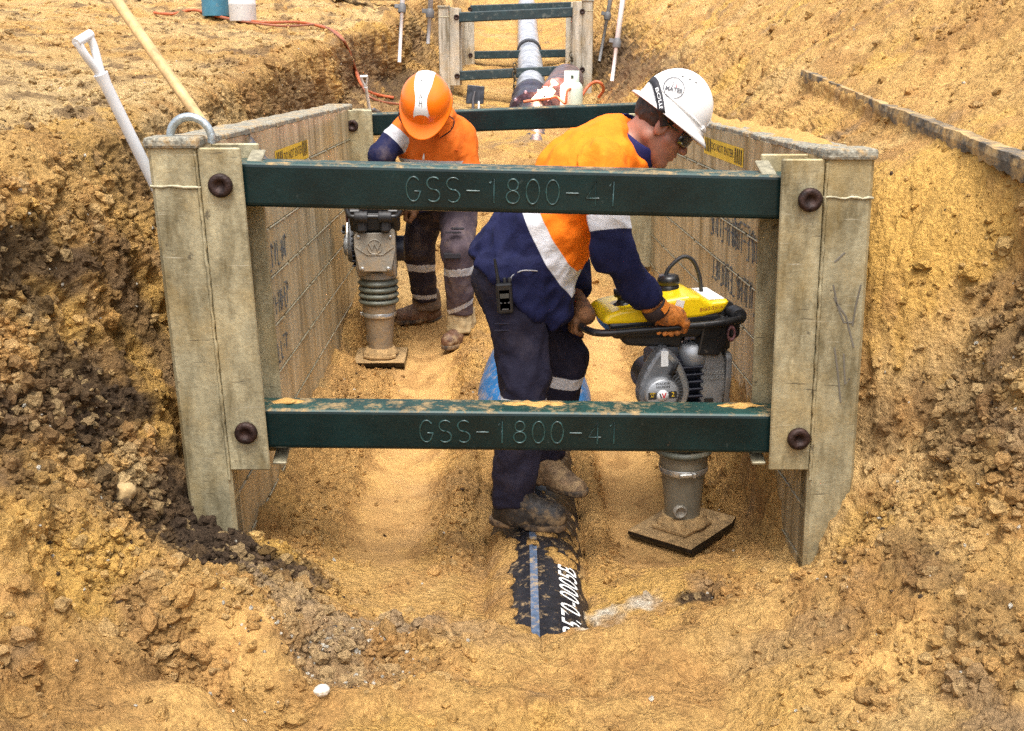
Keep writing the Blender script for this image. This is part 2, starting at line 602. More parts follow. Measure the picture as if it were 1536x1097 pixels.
SEG = [24, 100, 120, 84, 46, 64, 64, 56, 76, 86, 130, 30]
ROUGH = [.5, .8, .95, 1.15, .95, .28, .25, .28, .6, .75, .8, .85, .5]
WALL = [0, 0, .25, 1, .55, 0, 0, 0, .3, .8, .3, 0, 0]

def lin(a, b, n):
    return np.linspace(a, b, n, endpoint=False)

ys = [-6, -4.5, -3, -2, -1.2, -.6, -.1]
y = .3
while y < 58:
    ys.append(y)
    y += (0.05 if y < 1.5 else max(.0095, .0042 * y))
ys = np.array(ys)
sy = np.array(sorted(ST))
ctrl = np.array([ST[k] for k in sy])                 # S,13,2
cp = np.stack([np.stack([np.interp(ys, sy, ctrl[:, k, j]) for j in range(2)], -1) for k in range(13)], 1)   # R,13,2
us = np.concatenate([i + lin(0, 1, n) for i, n in enumerate(SEG)] + [[12.0]])
# the far-left and far-right segments are stretched so that vertices gather at the trench
k0 = np.clip(us.astype(int), 0, 11)
fr = us - k0
e = fr.copy()
e = np.where(k0 == 0, 1 - (1 - fr) ** 3, e)
e = np.where(k0 == 11, fr ** 3, e)
X = cp[:, k0, 0] * (1 - e) + cp[:, k0 + 1, 0] * e
e2 = np.where((k0 == 8)[None, :], np.power(np.clip(e, 1e-6, 1)[None, :], 1 - .72 * (sstep(3.3, 3.8, ys) * (1 - sstep(6.6, 7.4, ys)))[:, None]), e[None, :] * np.ones((len(ys), 1)))
Z = cp[:, k0, 1] * (1 - e2) + cp[:, k0 + 1, 1] * e2
def smooth_cols(A, n):
    for _ in range(3):
        B = A.copy()
        for s in range(1, n + 1):
            l = np.concatenate([np.repeat(A[:, :1], s, 1), A[:, :-s]], 1)
            r = np.concatenate([A[:, s:], np.repeat(A[:, -1:], s, 1)], 1)
            B = B + l + r
        A = B / (2 * n + 1)
    return A
X = smooth_cols(X, 5); Z = smooth_cols(Z, 5)
Y = np.repeat(ys[:, None], len(us), 1)
rough = np.interp(us, range(13), ROUGH)[None, :] * np.ones_like(X)
wall = np.interp(us, range(13), WALL)[None, :] * np.ones_like(X)
# compacted wheel-flat strips either side of the pipe, ridges of loose sand between
inbox = sstep(3.35, 3.6, Y) * (1 - sstep(6.0, 6.6, Y))
Z -= inbox * .022 * np.exp(-((X + .47) / .17) ** 2)
Z += inbox * .055 * np.exp(-((X + .205) / .055) ** 2)
Z -= inbox * .03 * np.exp(-((X - .50) / .16) ** 2) * (1 - sstep(4.6, 5.2, Y))
Z += inbox * .045 * np.exp(-((X - .325) / .045) ** 2)
Z += inbox * .03 * np.exp(-((X + .74) / .06) ** 2)
Z += inbox * .10 * np.exp(-((X + .92) / .10) ** 2)
Z += inbox * .07 * np.exp(-((X - .99) / .06) ** 2)
# lip of sand across the near end of the box
Z += .025 * np.exp(-((Y - 3.32) / .10) ** 2) * np.exp(-((X + .5) / .35) ** 2)
Z += .03 * np.exp(-((Y - 3.22) / .12) ** 2) * np.exp(-((X - .6) / .22) ** 2)
# shallow scoop and ledge in the left foreground
c = P(270, 1010, 2.35)
Z -= .07 * np.exp(-(((X - c.x) / .20) ** 2 + ((Y - c.y) / .06) ** 2)) 
Z += .07 * sstep(.0, .12, (Y - 2.42) - .25 * (X + .6)) * (1 - sstep(.12, .42, (Y - 2.42) - .25 * (X + .6))) * np.exp(-((X + .62) / .35) ** 2)
# boot prints and shallow dips in the right foreground
for (px, py, yy, a) in ((900, 1000, 2.45, .03), (1010, 930, 2.75, .03), (960, 905, 2.9, .03), (1090, 990, 2.5, .025), (600, 930, 2.7, .025), (880, 1060, 2.25, .02)):
    c = P(px, py, yy)
    Z -= a * np.exp(-(((X - c.x) / .09) ** 2 + ((Y - c.y) / .06) ** 4))
# crevice running up the right bank, step of the pavement's cut
for (pts, dep, wd) in ((((1385, 1000, 2.3), (1400, 860, 2.6), (1440, 790, 2.75), (1500, 730, 2.8)), .07, .03),
                       (((1290, 700, 3.0), (1330, 640, 3.0), (1385, 560, 3.02), (1440, 470, 3.0), (1520, 350, 2.95)), .07, .03)):
    q = [P(*a) for a in pts]
    for a, b in zip(q[:-1], q[1:]):
        pp = np.stack([X, Y, Z], -1) - np.array(a)
        dd = np.array(b - a)
        t = np.clip(pp @ dd / (dd @ dd), 0, 1)
        ds = np.linalg.norm(pp - t[..., None] * dd, axis=-1)
        X += dep * .7 * np.exp(-(ds / wd) ** 2)
        Z -= dep * .5 * np.exp(-(ds / wd) ** 2)
# ledge and hollow in the left foreground
for (pts, amp, wd) in ((((150, 890, 2.62), (230, 905, 2.58), (320, 940, 2.48), (400, 985, 2.37), (455, 1045, 2.24)), .095, .085),
                       (((240, 1012, 2.27), (320, 1022, 2.26), (390, 1040, 2.22), (445, 1068, 2.17)), -.105, .06),
                       (((870, 985, 2.62), (960, 970, 2.66), (1060, 985, 2.6)), .045, .06), (((540, 1050, 2.3), (680, 1030, 2.35), (800, 1050, 2.3)), .045, .06)):
    q = [P(*a) for a in pts]
    best = np.full(X.shape, 9.0)
    for a, b in zip(q[:-1], q[1:]):
        ax_, ay_ = b.x - a.x, b.y - a.y
        t = np.clip(((X - a.x) * ax_ + (Y - a.y) * ay_) / (ax_ ** 2 + ay_ ** 2), 0, 1)
        best = np.minimum(best, np.hypot(X - a.x - t * ax_, Y - a.y - t * ay_))
    Z += amp * np.exp(-(best / wd) ** 2)
# spoil and heaps
for (px, py, yy, rx, ry, h) in ((300, 800, 3.0, .25, .14, .10), (60, 880, 2.5, .18, .2, .12), (200, 900, 2.75, .3, .12, .05), (410, 810, 3.15, .12, .1, .07),
                                (1450, 640, 2.95, .16, .22, .06), (660, 985, 2.6, .3, .1, .03)):
    c = P(px, py, yy)
    Z += h * np.exp(-(((X - c.x) / rx) ** 2 + ((Y - c.y) / ry) ** 2))
# the pipe keeps its own bed: sand is never above it where it lies bare
pax, paz = pipe_at(Y)
dxp = np.abs(X - pax)
pn_ = pnoise(np.stack([X, Y, 0 * X], -1).reshape(-1, 3) * 9.0).reshape(X.shape); pn2_ = pnoise(np.stack([X, Y, 0 * X + 4], -1).reshape(-1, 3) * 24.0).reshape(X.shape)
rag = .035 * pn_ + .012 * pn2_
topz = paz + np.sqrt(np.clip(PIPE_R ** 2 - dxp ** 2, 0, None))
near_ = 1 - sstep(3.45, 3.75, Y)
limL = .168 - .085 * near_ + rag * 1.4; limR = .168 - .015 * near_ + .6 * rag
lim = np.where(X < pax, limL, limR)
lim = lim * np.sqrt(np.clip((Y - 2.80 - .5 * rag) / .16, 0, 1)) * (1 - sstep(5.05, 5.25, Y))
onp = (dxp < .20) & (Y > 2.6) & (Y < 5.4)
blot = (pn_ * .7 + pn2_ * .5 > .16 + .35 * np.abs(Y - 3.5)) & (Y > 3.3) & (Y < 3.9) & (dxp < .15)
bare = (dxp < lim) & onp & ~blot
wb_ = (1 - sstep(-.018, .018, dxp - lim)) * onp * ~blot
Z = Z * (1 - wb_) + np.minimum(Z, topz - .05) * wb_
cover = onp & ~bare & (dxp < .19)
Z = np.where(cover, np.maximum(Z, topz + .004 + np.where(blot, .002, .016 * sstep(0, .05, dxp - lim))), Z)
RAM = [(P(1023, 798, 3.77).x, 3.77, -.012, .27), (P(571, 524, 5.7).x, 5.7, .135, .24)]
flat_ = np.zeros_like(X)
for (rx_, ry_, rz_, rr_) in RAM:
    wq = 1 - sstep(rr_ * .72, rr_ * 1.25, np.hypot(X - rx_, Y - ry_))
    Z = Z * (1 - wq) + rz_ * wq
    flat_ = np.maximum(flat_, wq)
base = np.stack([X, Y, Z], -1)
du = np.gradient(base, axis=1); dv = np.gradient(base, axis=0)
N = np.cross(du, dv)
N /= np.maximum(np.linalg.norm(N, axis=-1), 1e-9)[..., None]
R_, C_ = X.shape
Pt = base.reshape(-1, 3); Nn = N.reshape(-1, 3); rg = rough.ravel(); wl = wall.ravel()
# rough factor lower in the trodden foreground and on the upland sand at the left
yy_ = Pt[:, 1]
fl = (np.abs(Pt[:, 0]) < .98) & (yy_ > 3.3) & (yy_ < 6.6)
d = np.zeros(len(Pt))
far = np.clip(yy_ / 8, .8, 2.2)
d += rg * far * .045 * fbm(Pt * 1.7 + 11, 3)
d += rg * far * .028 * fbm(Pt * 5.5 + 3, 4, .55)
cl = worley(Pt * 9 + .35 * np.stack([fbm(Pt * 6, 2), fbm(Pt * 6 + 9, 2), fbm(Pt * 6 + 17, 2)], -1))
d += rg * .022 * (1 - .5 * wl) * (0.62 - cl) * sstep(-.25, .35, fbm(Pt * 1.9 + 40, 2))
cl2 = worley(Pt * 22 + 5)
d += rg * .013 * (0.6 - cl2) * sstep(-.2, .4, fbm(Pt * 2.6 + 70, 2))
d += rg * .013 * fbm(Pt * 24, 3, .7)
d += rg * .009 * ridged(Pt * 17 + 8, 3, .6) * sstep(-.4, .2, fbm(Pt * 1.5 + 60, 2))
d += (1 - wl) * rg * .016 * ridged(Pt * 3.3 + 21, 3)
# tooth marks and runnels down the cut faces
st = Pt * np.array([9, 9, 1.6])
d += wl * (.034 * ridged(st + 5, 4, .6) + .03 * fbm(Pt * np.array([4, 4, 1.0]) + 31, 3))
sm_floor = sstep(3.3, 3.5, yy_) * (1 - sstep(6.2, 6.8, yy_)) * (np.abs(Pt[:, 0]) < .92)
cmp_ = np.maximum(np.exp(-((Pt[:, 0] + .47) / .16) ** 4), np.exp(-((Pt[:, 0] - .50) / .14) ** 4)) * sm_floor
d *= 1 - .75 * cmp_
d += sm_floor * (1 - cmp_) * (.022 * fbm(Pt * 11 + 2, 4, .65) + .014 * ridged(Pt * 19, 2))
tam = np.sin(Pt[:, 1] * 21 + 2.2 * pnoise(Pt * 3)) * .5 + .5 * np.sin(Pt[:, 1] * 47 + 3 * pnoise(Pt * 4 + 5))
d += cmp_ * sm_floor * .005 * np.sign(tam) * np.abs(tam) ** .3
fg = (1 - sstep(2.95, 3.3, yy_)) * sstep(1.2, 1.6, yy_) * (1 - wl) * (np.abs(Pt[:, 0]) < 1.6)
d += fg * (.030 * fbm(Pt * 3.1 + 44, 4, .55) + .020 * ridged(Pt * 4.6 + 13, 3, .55) - .010)
d += wl * .030 * pnoise(Pt * np.array([1.6, 1.6, 8.5]) + 71) * sstep(-.3, .3, pnoise(Pt * 1.1 + 5))
nearpipe = (np.abs(Pt[:, 0] - pax.ravel()) < .24) & (yy_ > 2.8) & (yy_ < 5.2)
d[nearpipe] = np.clip(d[nearpipe] * .5, -.012, .010)
d[(bare.ravel()) & nearpipe] = 0
pvx = np.interp(yy_, sy, ctrl[:, 10, 0])
pv = np.exp(-((Pt[:, 0] - pvx + .02) / .10) ** 2) * (yy_ > 1.5) * (1 - sstep(5.9, 6.2, yy_))
d *= 1 - .6 * pv
d += pv * (.062 * sstep(-.100, -.045, Pt[:, 0] - pvx) - .034)
d *= 1 - .8 * flat_.ravel()
mnd = (sstep(1.08, 1.16, Pt[:, 0]) * (1 - sstep(1.50, 1.62, Pt[:, 0])) * sstep(3.0, 3.2, yy_) * (1 - sstep(4.2, 4.8, yy_)))
d *= 1 - .55 * mnd
GP = Pt + Nn * d[:, None]
# stand clear of the trench shield's panels
inp = (GP[:, 1] > 3.15) & (GP[:, 1] < 6.95)

# ---- soil colours and one recess's shade, laid down as patches with their own ragged outline
SAND = np.array((.575, .342, .115)); PALE = np.array((.62, .43, .20)); BROWN = np.array((.17, .105, .055)); DARK = np.array((.070, .046, .028))
GREY = np.array((.27, .20, .125)); WHITE = np.array((.72, .66, .54)); DAMP = np.array((.47, .250, .085)); GOLD = np.array((.60, .352, .09))
colr = np.tile(SAND, (len(Pt), 1))
def blend(c, w):
    global colr
    w = np.clip(w, 0, 1)[:, None]
    colr = colr * (1 - w) + c * w
nz1 = fbm(Pt * 1.3 + 50, 4); nz2 = fbm(Pt * 4 + 80, 4, .6); nz3 = fbm(Pt * 12 + 90, 3, .6)
blend(GOLD, sstep(-.1, .6, nz1) * .8)
blend(PALE, sstep(.0, .7, fbm(Pt * .9 + 7, 4)) * .5)
blend(DAMP, sstep(.0, .5, nz2) * .6)
blend(DAMP * .8, sstep(.12, .5, fbm(Pt * 2.2 + 120, 5, .6)) * .65)
blend(GREY, sstep(.25, .8, nz2 * .6 + nz1 * .6) * .6)
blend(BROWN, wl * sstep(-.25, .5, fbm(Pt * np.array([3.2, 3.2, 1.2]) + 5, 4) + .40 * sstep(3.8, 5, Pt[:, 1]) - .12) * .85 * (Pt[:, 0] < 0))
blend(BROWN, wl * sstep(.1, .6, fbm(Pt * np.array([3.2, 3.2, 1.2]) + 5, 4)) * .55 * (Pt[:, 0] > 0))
up = (us > .5) & (us < 1.97)
upl = (up[None, :] * np.ones((R_, 1))).ravel()
blend(PALE, upl * sstep(-.5, .4, nz1) * .75)
blend(BROWN, upl * sstep(.1, .5, nz2 + .35 * nz1 - .0) * .75)
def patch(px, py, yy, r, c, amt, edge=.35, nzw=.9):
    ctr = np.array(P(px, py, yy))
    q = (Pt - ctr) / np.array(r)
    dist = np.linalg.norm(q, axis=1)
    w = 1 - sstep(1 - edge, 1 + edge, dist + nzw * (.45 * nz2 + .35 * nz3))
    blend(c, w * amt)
for a in (
    (60, 400, 3.0, (.25, .5, .16), DARK, .9), (30, 600, 3.0, (.3, .4, .14), DARK, .85), (110, 640, 3.1, (.16, .25, .10), DARK, .9),
    (170, 380, 3.3, (.14, .5, .22), BROWN, .75), (200, 770, 3.1, (.34, .34, .15), DARK, .92), (290, 830, 3.05, (.40, .26, .14), DARK, 1.0), (390, 855, 3.06, (.20, .12, .10), DARK, 1.0), (560, 870, 2.95, (.32, .16, .12), BROWN * 1.9, .4), (650, 950, 2.7, (.25, .10, .1), BROWN * 2.0, .4),
    (90, 760, 2.9, (.2, .3, .1), DARK, .8), (40, 470, 2.9, (.12, .2, .07), PALE, .8), (150, 730, 3.0, (.10, .1, .08), PALE, .6),
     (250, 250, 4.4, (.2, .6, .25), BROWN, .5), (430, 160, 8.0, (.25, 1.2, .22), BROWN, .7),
    (560, 100, 12.5, (.4, 2.0, .45), BROWN, .9), (600, 130, 14, (.3, 1.5, .3), DARK, .6), (915, 80, 15, (.35, 2.5, .45), DARK, .9), (950, 110, 12, (.35, 2.5, .35), BROWN, .85),  # DARK right of the far box puts the recess's shade into the ground colour
    (490, 930, 2.75, (.25, .22, .1), GREY * 1.35, .6), (620, 900, 2.85, (.22, .15, .1), GREY * 1.3, .5), (480, 1010, 2.45, (.2, .12, .1), GREY * 1.25, .5),
    (905, 880, 3.05, (.09, .12, .1), WHITE, 1.0), (965, 875, 3.1, (.07, .06, .1), WHITE, .9), (870, 930, 2.85, (.035, .16, .2), WHITE, .8),
    (1050, 888, 3.08, (.09, .05, .1), DARK, .95), (1470, 640, 2.9, (.2, .35, .14), BROWN, .5), (1520, 420, 2.95, (.10, .3, .2), BROWN, .75),
    (1320, 640, 3.2, (.08, .2, .12), BROWN, .5), (1390, 880, 2.55, (.08, .2, .10), BROWN, .5), (1200, 980, 2.5, (.25, .10, .1), GREY, .3), (1480, 960, 2.2, (.1, .15, .1), BROWN, .4),
    (1200, 560, 3.6, (.0, .0, .0), SAND, 0), (1400, 300, 3.5, (.35, .4, .25), GOLD, .8), (1330, 400, 3.3, (.2, .3, .25), GOLD, .8),
    (1250, 800, 3.0, (.25, .25, .15), GOLD, .6), (420, 830, 3.12, (.14, .07, .06), GOLD, .9), (80, 880, 2.5, (.2, .2, .12), GOLD, .9),
    (100, 180, 5.5, (.8, 1.2, .2), PALE, .8), (560, 110, 11.0, (.25, .8, .12), GOLD, .8), (960, 140, 11, (.25, .8, .15), GOLD, .7)):
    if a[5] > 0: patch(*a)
# packed damp sand on the shield's floor
blend(np.array((.55, .32, .12)), cmp_ * .75)
blend(np.array((.62, .345, .115)), sm_floor * (1 - cmp_) * .6)
blend(DAMP * 0.75, sm_floor * sstep(.15, .5, fbm(Pt * 7 + 15, 3)) * .6)
# dark specks
sp = sstep(.55, .75, fbm(Pt * 30 + 3, 2)) * sstep(-.1, .3, nz1)
blend(DARK, sp * .35)
nb = len(Pt)
me = bpy.data.meshes.new('ground')
ii = np.arange(nb).reshape(R_, C_)
F = np.stack([ii[:-1, :-1], ii[:-1, 1:], ii[1:, 1:], ii[1:, :-1]], -1).reshape(-1, 4)
me.vertices.add(nb)
me.vertices.foreach_set('co', GP.ravel())
me.loops.add(F.size)
me.loops.foreach_set('vertex_index', F.ravel().astype(np.int32))
me.polygons.add(len(F))
me.polygons.foreach_set('loop_start', (np.arange(len(F)) * 4).astype(np.int32))
me.polygons.foreach_set('loop_total', np.full(len(F), 4, np.int32))
me.polygons.foreach_set('use_smooth', np.ones(len(F), bool))
at = me.color_attributes.new('soil', 'FLOAT_COLOR', 'POINT')
grain = 1 - .55 * cmp_ * sm_floor
grain *= 1 - .28 * fg * sstep(.0, .45, fbm(Pt * 2.4 + 150, 3))
mound = (Pt[:, 0] > 1.1) & (yy_ > 3.05)
grain *= np.where(mound, .85, 1.0)
at.data.foreach_set('color', np.concatenate([colr, grain[:, None]], 1).astype(np.float32).ravel())
me.update(calc_edges=True)

def soil_material():
    m = bpy.data.materials.new('soil')
    m.use_nodes = True
    nt = m.node_tree; L = nt.links.new
    b = nt.nodes['Principled BSDF']
    b.inputs['Roughness'].default_value = .95
    b.inputs['Specular IOR Level'].default_value = .15
    tc = nd(nt, 'ShaderNodeTexCoord')
    vc = nd(nt, 'ShaderNodeVertexColor'); vc.layer_name = 'soil'
    g = nd(nt, 'ShaderNodeTexNoise', i_Scale=80.0, i_Detail=3.0, i_Roughness=.7)
    g2 = nd(nt, 'ShaderNodeTexNoise', i_Scale=34.0, i_Detail=7.0, i_Roughness=.72)
    L(tc.outputs['Object'], g.inputs['Vector']); L(tc.outputs['Object'], g2.inputs['Vector'])
    r1 = nd(nt, 'ShaderNodeMapRange'); L(g.outputs['Fac'], r1.inputs['Value'])
    r1.inputs['From Min'].default_value = .3; r1.inputs['From Max'].default_value = .7
    r1.inputs['To Min'].default_value = .74; r1.inputs['To Max'].default_value = 1.24
    r2 = nd(nt, 'ShaderNodeMapRange'); L(g2.outputs['Fac'], r2.inputs['Value'])
    r2.inputs['From Min'].default_value = .3; r2.inputs['From Max'].default_value = .7
    r2.inputs['To Min'].default_value = .66; r2.inputs['To Max'].default_value = 1.30
    mu0 = nd(nt, 'ShaderNodeMath', operation='MULTIPLY')
    L(r1.outputs[0], mu0.inputs[0]); L(r2.outputs[0], mu0.inputs[1])
    mu = nd(nt, 'ShaderNodeMix', data_type='FLOAT'); mu.inputs[2].default_value = .86
    L(vc.outputs['Alpha'], mu.inputs[0]); L(mu0.outputs[0], mu.inputs[3])
    mx = nd(nt, 'ShaderNodeMix', data_type='RGBA', blend_type='MULTIPLY')
    mx.inputs[0].default_value = 1
    L(vc.outputs['Color'], mx.inputs[6]); L(mu.outputs[0], mx.inputs[7])
    L(mx.outputs[2], b.inputs['Base Color'])
    vo = nd(nt, 'ShaderNodeTexVoronoi', i_Scale=42.0)
    L(tc.outputs['Object'], vo.inputs['Vector'])
    v2 = nd(nt, 'ShaderNodeTexVoronoi', i_Scale=85.0)
    L(tc.outputs['Object'], v2.inputs['Vector'])
    h1 = nd(nt, 'ShaderNodeMath', operation='MULTIPLY_ADD'); L(g2.outputs['Fac'], h1.inputs[0]); h1.inputs[1].default_value = 1.8
    s1 = nd(nt, 'ShaderNodeMath', operation='MULTIPLY'); L(vo.outputs['Distance'], s1.inputs[0]); s1.inputs[1].default_value = -.6
    L(s1.outputs[0], h1.inputs[2])
    h2 = nd(nt, 'ShaderNodeMath', operation='MULTIPLY_ADD'); L(v2.outputs['Distance'], h2.inputs[0]); h2.inputs[1].default_value = -.35; L(h1.outputs[0], h2.inputs[2])
    h3 = nd(nt, 'ShaderNodeMath', operation='MULTIPLY_ADD'); L(g.outputs['Fac'], h3.inputs[0]); h3.inputs[1].default_value = .7; L(h2.outputs[0], h3.inputs[2])
    bp = nd(nt, 'ShaderNodeBump', i_Strength=1.0, i_Distance=.022)
    L(h3.outputs[0], bp.inputs['Height']); L(vc.outputs['Alpha'], bp.inputs['Strength'])
    L(bp.outputs['Normal'], b.inputs['Normal'])
    return m
SOIL = soil_material()
me.materials.append(SOIL)
ground = tag(put(bpy.data.objects.new('ground', me)), 'sandy ochre ground with the open trench and its clodded banks', kind='structure')

def ground_z(x, y):
    """height of the ground near x,y (nearest vertex of the sheet)"""
    r = np.argmin(np.abs(ys - y))
    row = GP.reshape(R_, C_, 3)[r]
    return float(row[np.argmin(np.abs(row[:, 0] - x)), 2])

# ------------------------------------------------------------------ loose clods and pebbles, thousands: one object
def rock_proto(seed, sub=1):
    b = bmesh.new()
    bmesh.ops.create_icosphere(b, subdivisions=sub, radius=1)
    v = np.array([q.co[:] for q in b.verts]); f = np.array([[q.index for q in p.verts] for p in b.faces])
    b.free()
    v *= (1 + .5 * pnoise(v * 1.2 + seed * 7.3) + .42 * pnoise(v * 2.9 + seed * 3.1))[:, None]
    v *= np.array([1, .85, .65])
    return v, f
def scatter():
    # only the part of the sheet near the view
    px = GP[:, 0] / np.maximum(GP[:, 1], .3)
    vis = (GP[:, 1] > 1.7) & (GP[:, 1] < 17) & (np.abs(px) < .62)
    wgt = rg * (1 - .9 * cmp_) * vis
    wgt *= .30 + sstep(-.15, .45, fbm(Pt * 2.1 + 33, 3)) * 1.6
    for (cx, cy, yy, r, a) in ((80, 640, 3.0, .45, 4), (300, 830, 3.05, .35, 3), (1450, 640, 2.95, .35, 5), (480, 990, 2.5, .3, 4), (300, 130, 6.0, .5, 3), (1050, 885, 3.08, .1, 18),
                               (560, 900, 2.8, .3, 2), (1390, 880, 2.55, .25, 3), (60, 720, 2.9, .3, 3)):
        c = np.array(P(cx, cy, yy))
        wgt *= 1 + a * np.exp(-(np.linalg.norm(GP - c, axis=1) / r) ** 2)
    wgt[nearpipe] *= .12
    wgt[(GP[:, 0] > 1.08) & (GP[:, 1] > 3.08)] *= .35
    xs_ = GP[:, 0]
    wgt *= 1 + sm_floor * 9 * (np.exp(-((xs_ + .205) / .045) ** 2) + np.exp(-((xs_ - .325) / .035) ** 2) + .7 * np.exp(-((xs_ + .74) / .07) ** 2) + .7 * np.exp(-((xs_ - .76) / .06) ** 2))
    wgt[(GP[:, 1] > 3.15) & (GP[:, 1] < 6.95) & (np.abs(GP[:, 0]) > .86) & (np.abs(GP[:, 0]) < 1.14)] = 0
    area = np.linalg.norm(np.cross(du.reshape(-1, 3), dv.reshape(-1, 3)), axis=1)
    wgt *= area / np.maximum(GP[:, 1], 2) ** 1.6
    wgt /= wgt.sum()
    n = 34000
    pick = RNG.choice(len(GP), n, p=wgt)
    wc_ = P(490, 1005, 2.45)
    protos = [rock_proto(i, 1) for i in range(9)]; big = [rock_proto(i + 20, 2) for i in range(9)]
    Vs, Fs, Cs = [], [], []
    o = 0
    for i in pick:
        s = float(np.clip(RNG.lognormal(math.log(.0058), .62), .0025, .030)) * (1 + .05 * GP[i, 1])
        if sm_floor[i] > .3: s = min(s, .013)
        v, f = (big if s > .011 else protos)[RNG.integers(9)]
        a, b_, c_ = RNG.uniform(0, 6.28, 3)
        R = np.array(Matrix.Rotation(a, 3, 'Z') @ Matrix.Rotation(b_ * .25, 3, 'X') @ Matrix.Rotation(c_, 3, 'Z'))
        vv = (v * s) @ R.T + GP[i] + Nn[i] * s * .12
        Vs.append(vv); Fs.append(f + o); o += len(v)
        c = colr[i] * RNG.uniform(.8, 1.2)
        t = RNG.random() - .30 * math.exp(-((GP[i, 0] - wc_.x) ** 2 + (GP[i, 1] - wc_.y) ** 2) / .045)
        if t < .022 and s < .010: c = WHITE * RNG.uniform(.7, 1)
        elif t < .05 and s < .010: c = DARK * 1.3
        elif t < .2: c = c * .6 + PALE * .4
        Cs.append(np.tile(c, (len(v), 1)))
    V = np.concatenate(Vs); F = np.concatenate(Fs); Cc = np.concatenate(Cs)
    me = bpy.data.meshes.new('soil_clods')
    me.vertices.add(len(V)); me.vertices.foreach_set('co', V.ravel())
    me.loops.add(F.size); me.loops.foreach_set('vertex_index', F.ravel().astype(np.int32))
    me.polygons.add(len(F))
    me.polygons.foreach_set('loop_start', (np.arange(len(F)) * 3).astype(np.int32))
    me.polygons.foreach_set('loop_total', np.full(len(F), 3, np.int32))
    me.polygons.foreach_set('use_smooth', np.zeros(len(F), bool))
    at = me.color_attributes.new('soil', 'FLOAT_COLOR', 'POINT')
    at.data.foreach_set('color', np.concatenate([Cc, np.ones((len(V), 1))], 1).astype(np.float32).ravel())
    me.update(calc_edges=True)
    me.materials.append(SOIL)
    tag(put(bpy.data.objects.new('soil_clods', me)), 'loose clods and pebbles scattered over the dug sand', 'soil clods', kind='stuff')
scatter()

# ------------------------------------------------------------------ remains of the old road surface in the right bank
def pavement():
    mb = MB()
    xs = np.linspace(6.05, 1.6, 300)
    vs, fs = [], []
    for i, yv in enumerate(xs):
        xc = np.interp(yv, sy, ctrl[:, 10, 0]); zc = np.interp(yv, sy, ctrl[:, 10, 1])
        j = .012 * float(pnoise(np.array([[yv * 7, 2.2, 1.3]]))[0]) + .008 * float(pnoise(np.array([[yv * 23, 5.2, 1.3]]))[0])
        k = .008 * float(pnoise(np.array([[yv * 11, 8.2, 4.3]]))[0])
        x0 = xc - .075 + j
        k2 = .016 * float(pnoise(np.array([[yv * 31, 3.2, 9.3]]))[0]); k3 = .006 * float(pnoise(np.array([[yv * 45, 1.2, 2.3]]))[0])
        ring = [(x0 + .006 + k3, zc - .046 + 1.6 * k + k2), (x0 + k3 * .6, zc - .012), (x0 + .002 - k3, zc + .014 - k * .4), (x0 + .30, zc + .012), (x0 + .30, zc - .05)]
        vs += [(a, yv, b) for a, b in ring]
    n = 5
    for i in range(len(xs) - 1):
        for k in range(n):
            fs.append((i * n + k, i * n + (k + 1) % n, (i + 1) * n + (k + 1) % n, (i + 1) * n + k))
    fs.append(list(range(n))[::-1]); fs.append([len(vs) - n + k for k in range(n)])
    mb.add(vs, fs)
    o = mb.build('pavement', mat('asphalt', (.115, .098, .075), .95, var=.35, vscale=26, bump=1.0, bscale=110, dirt=(.46, .30, .12), dirt_amt=.58, dscale=9))
    tag(o, 'thin grey edge of old road surface cut through in the right bank', kind='structure')
pavement()
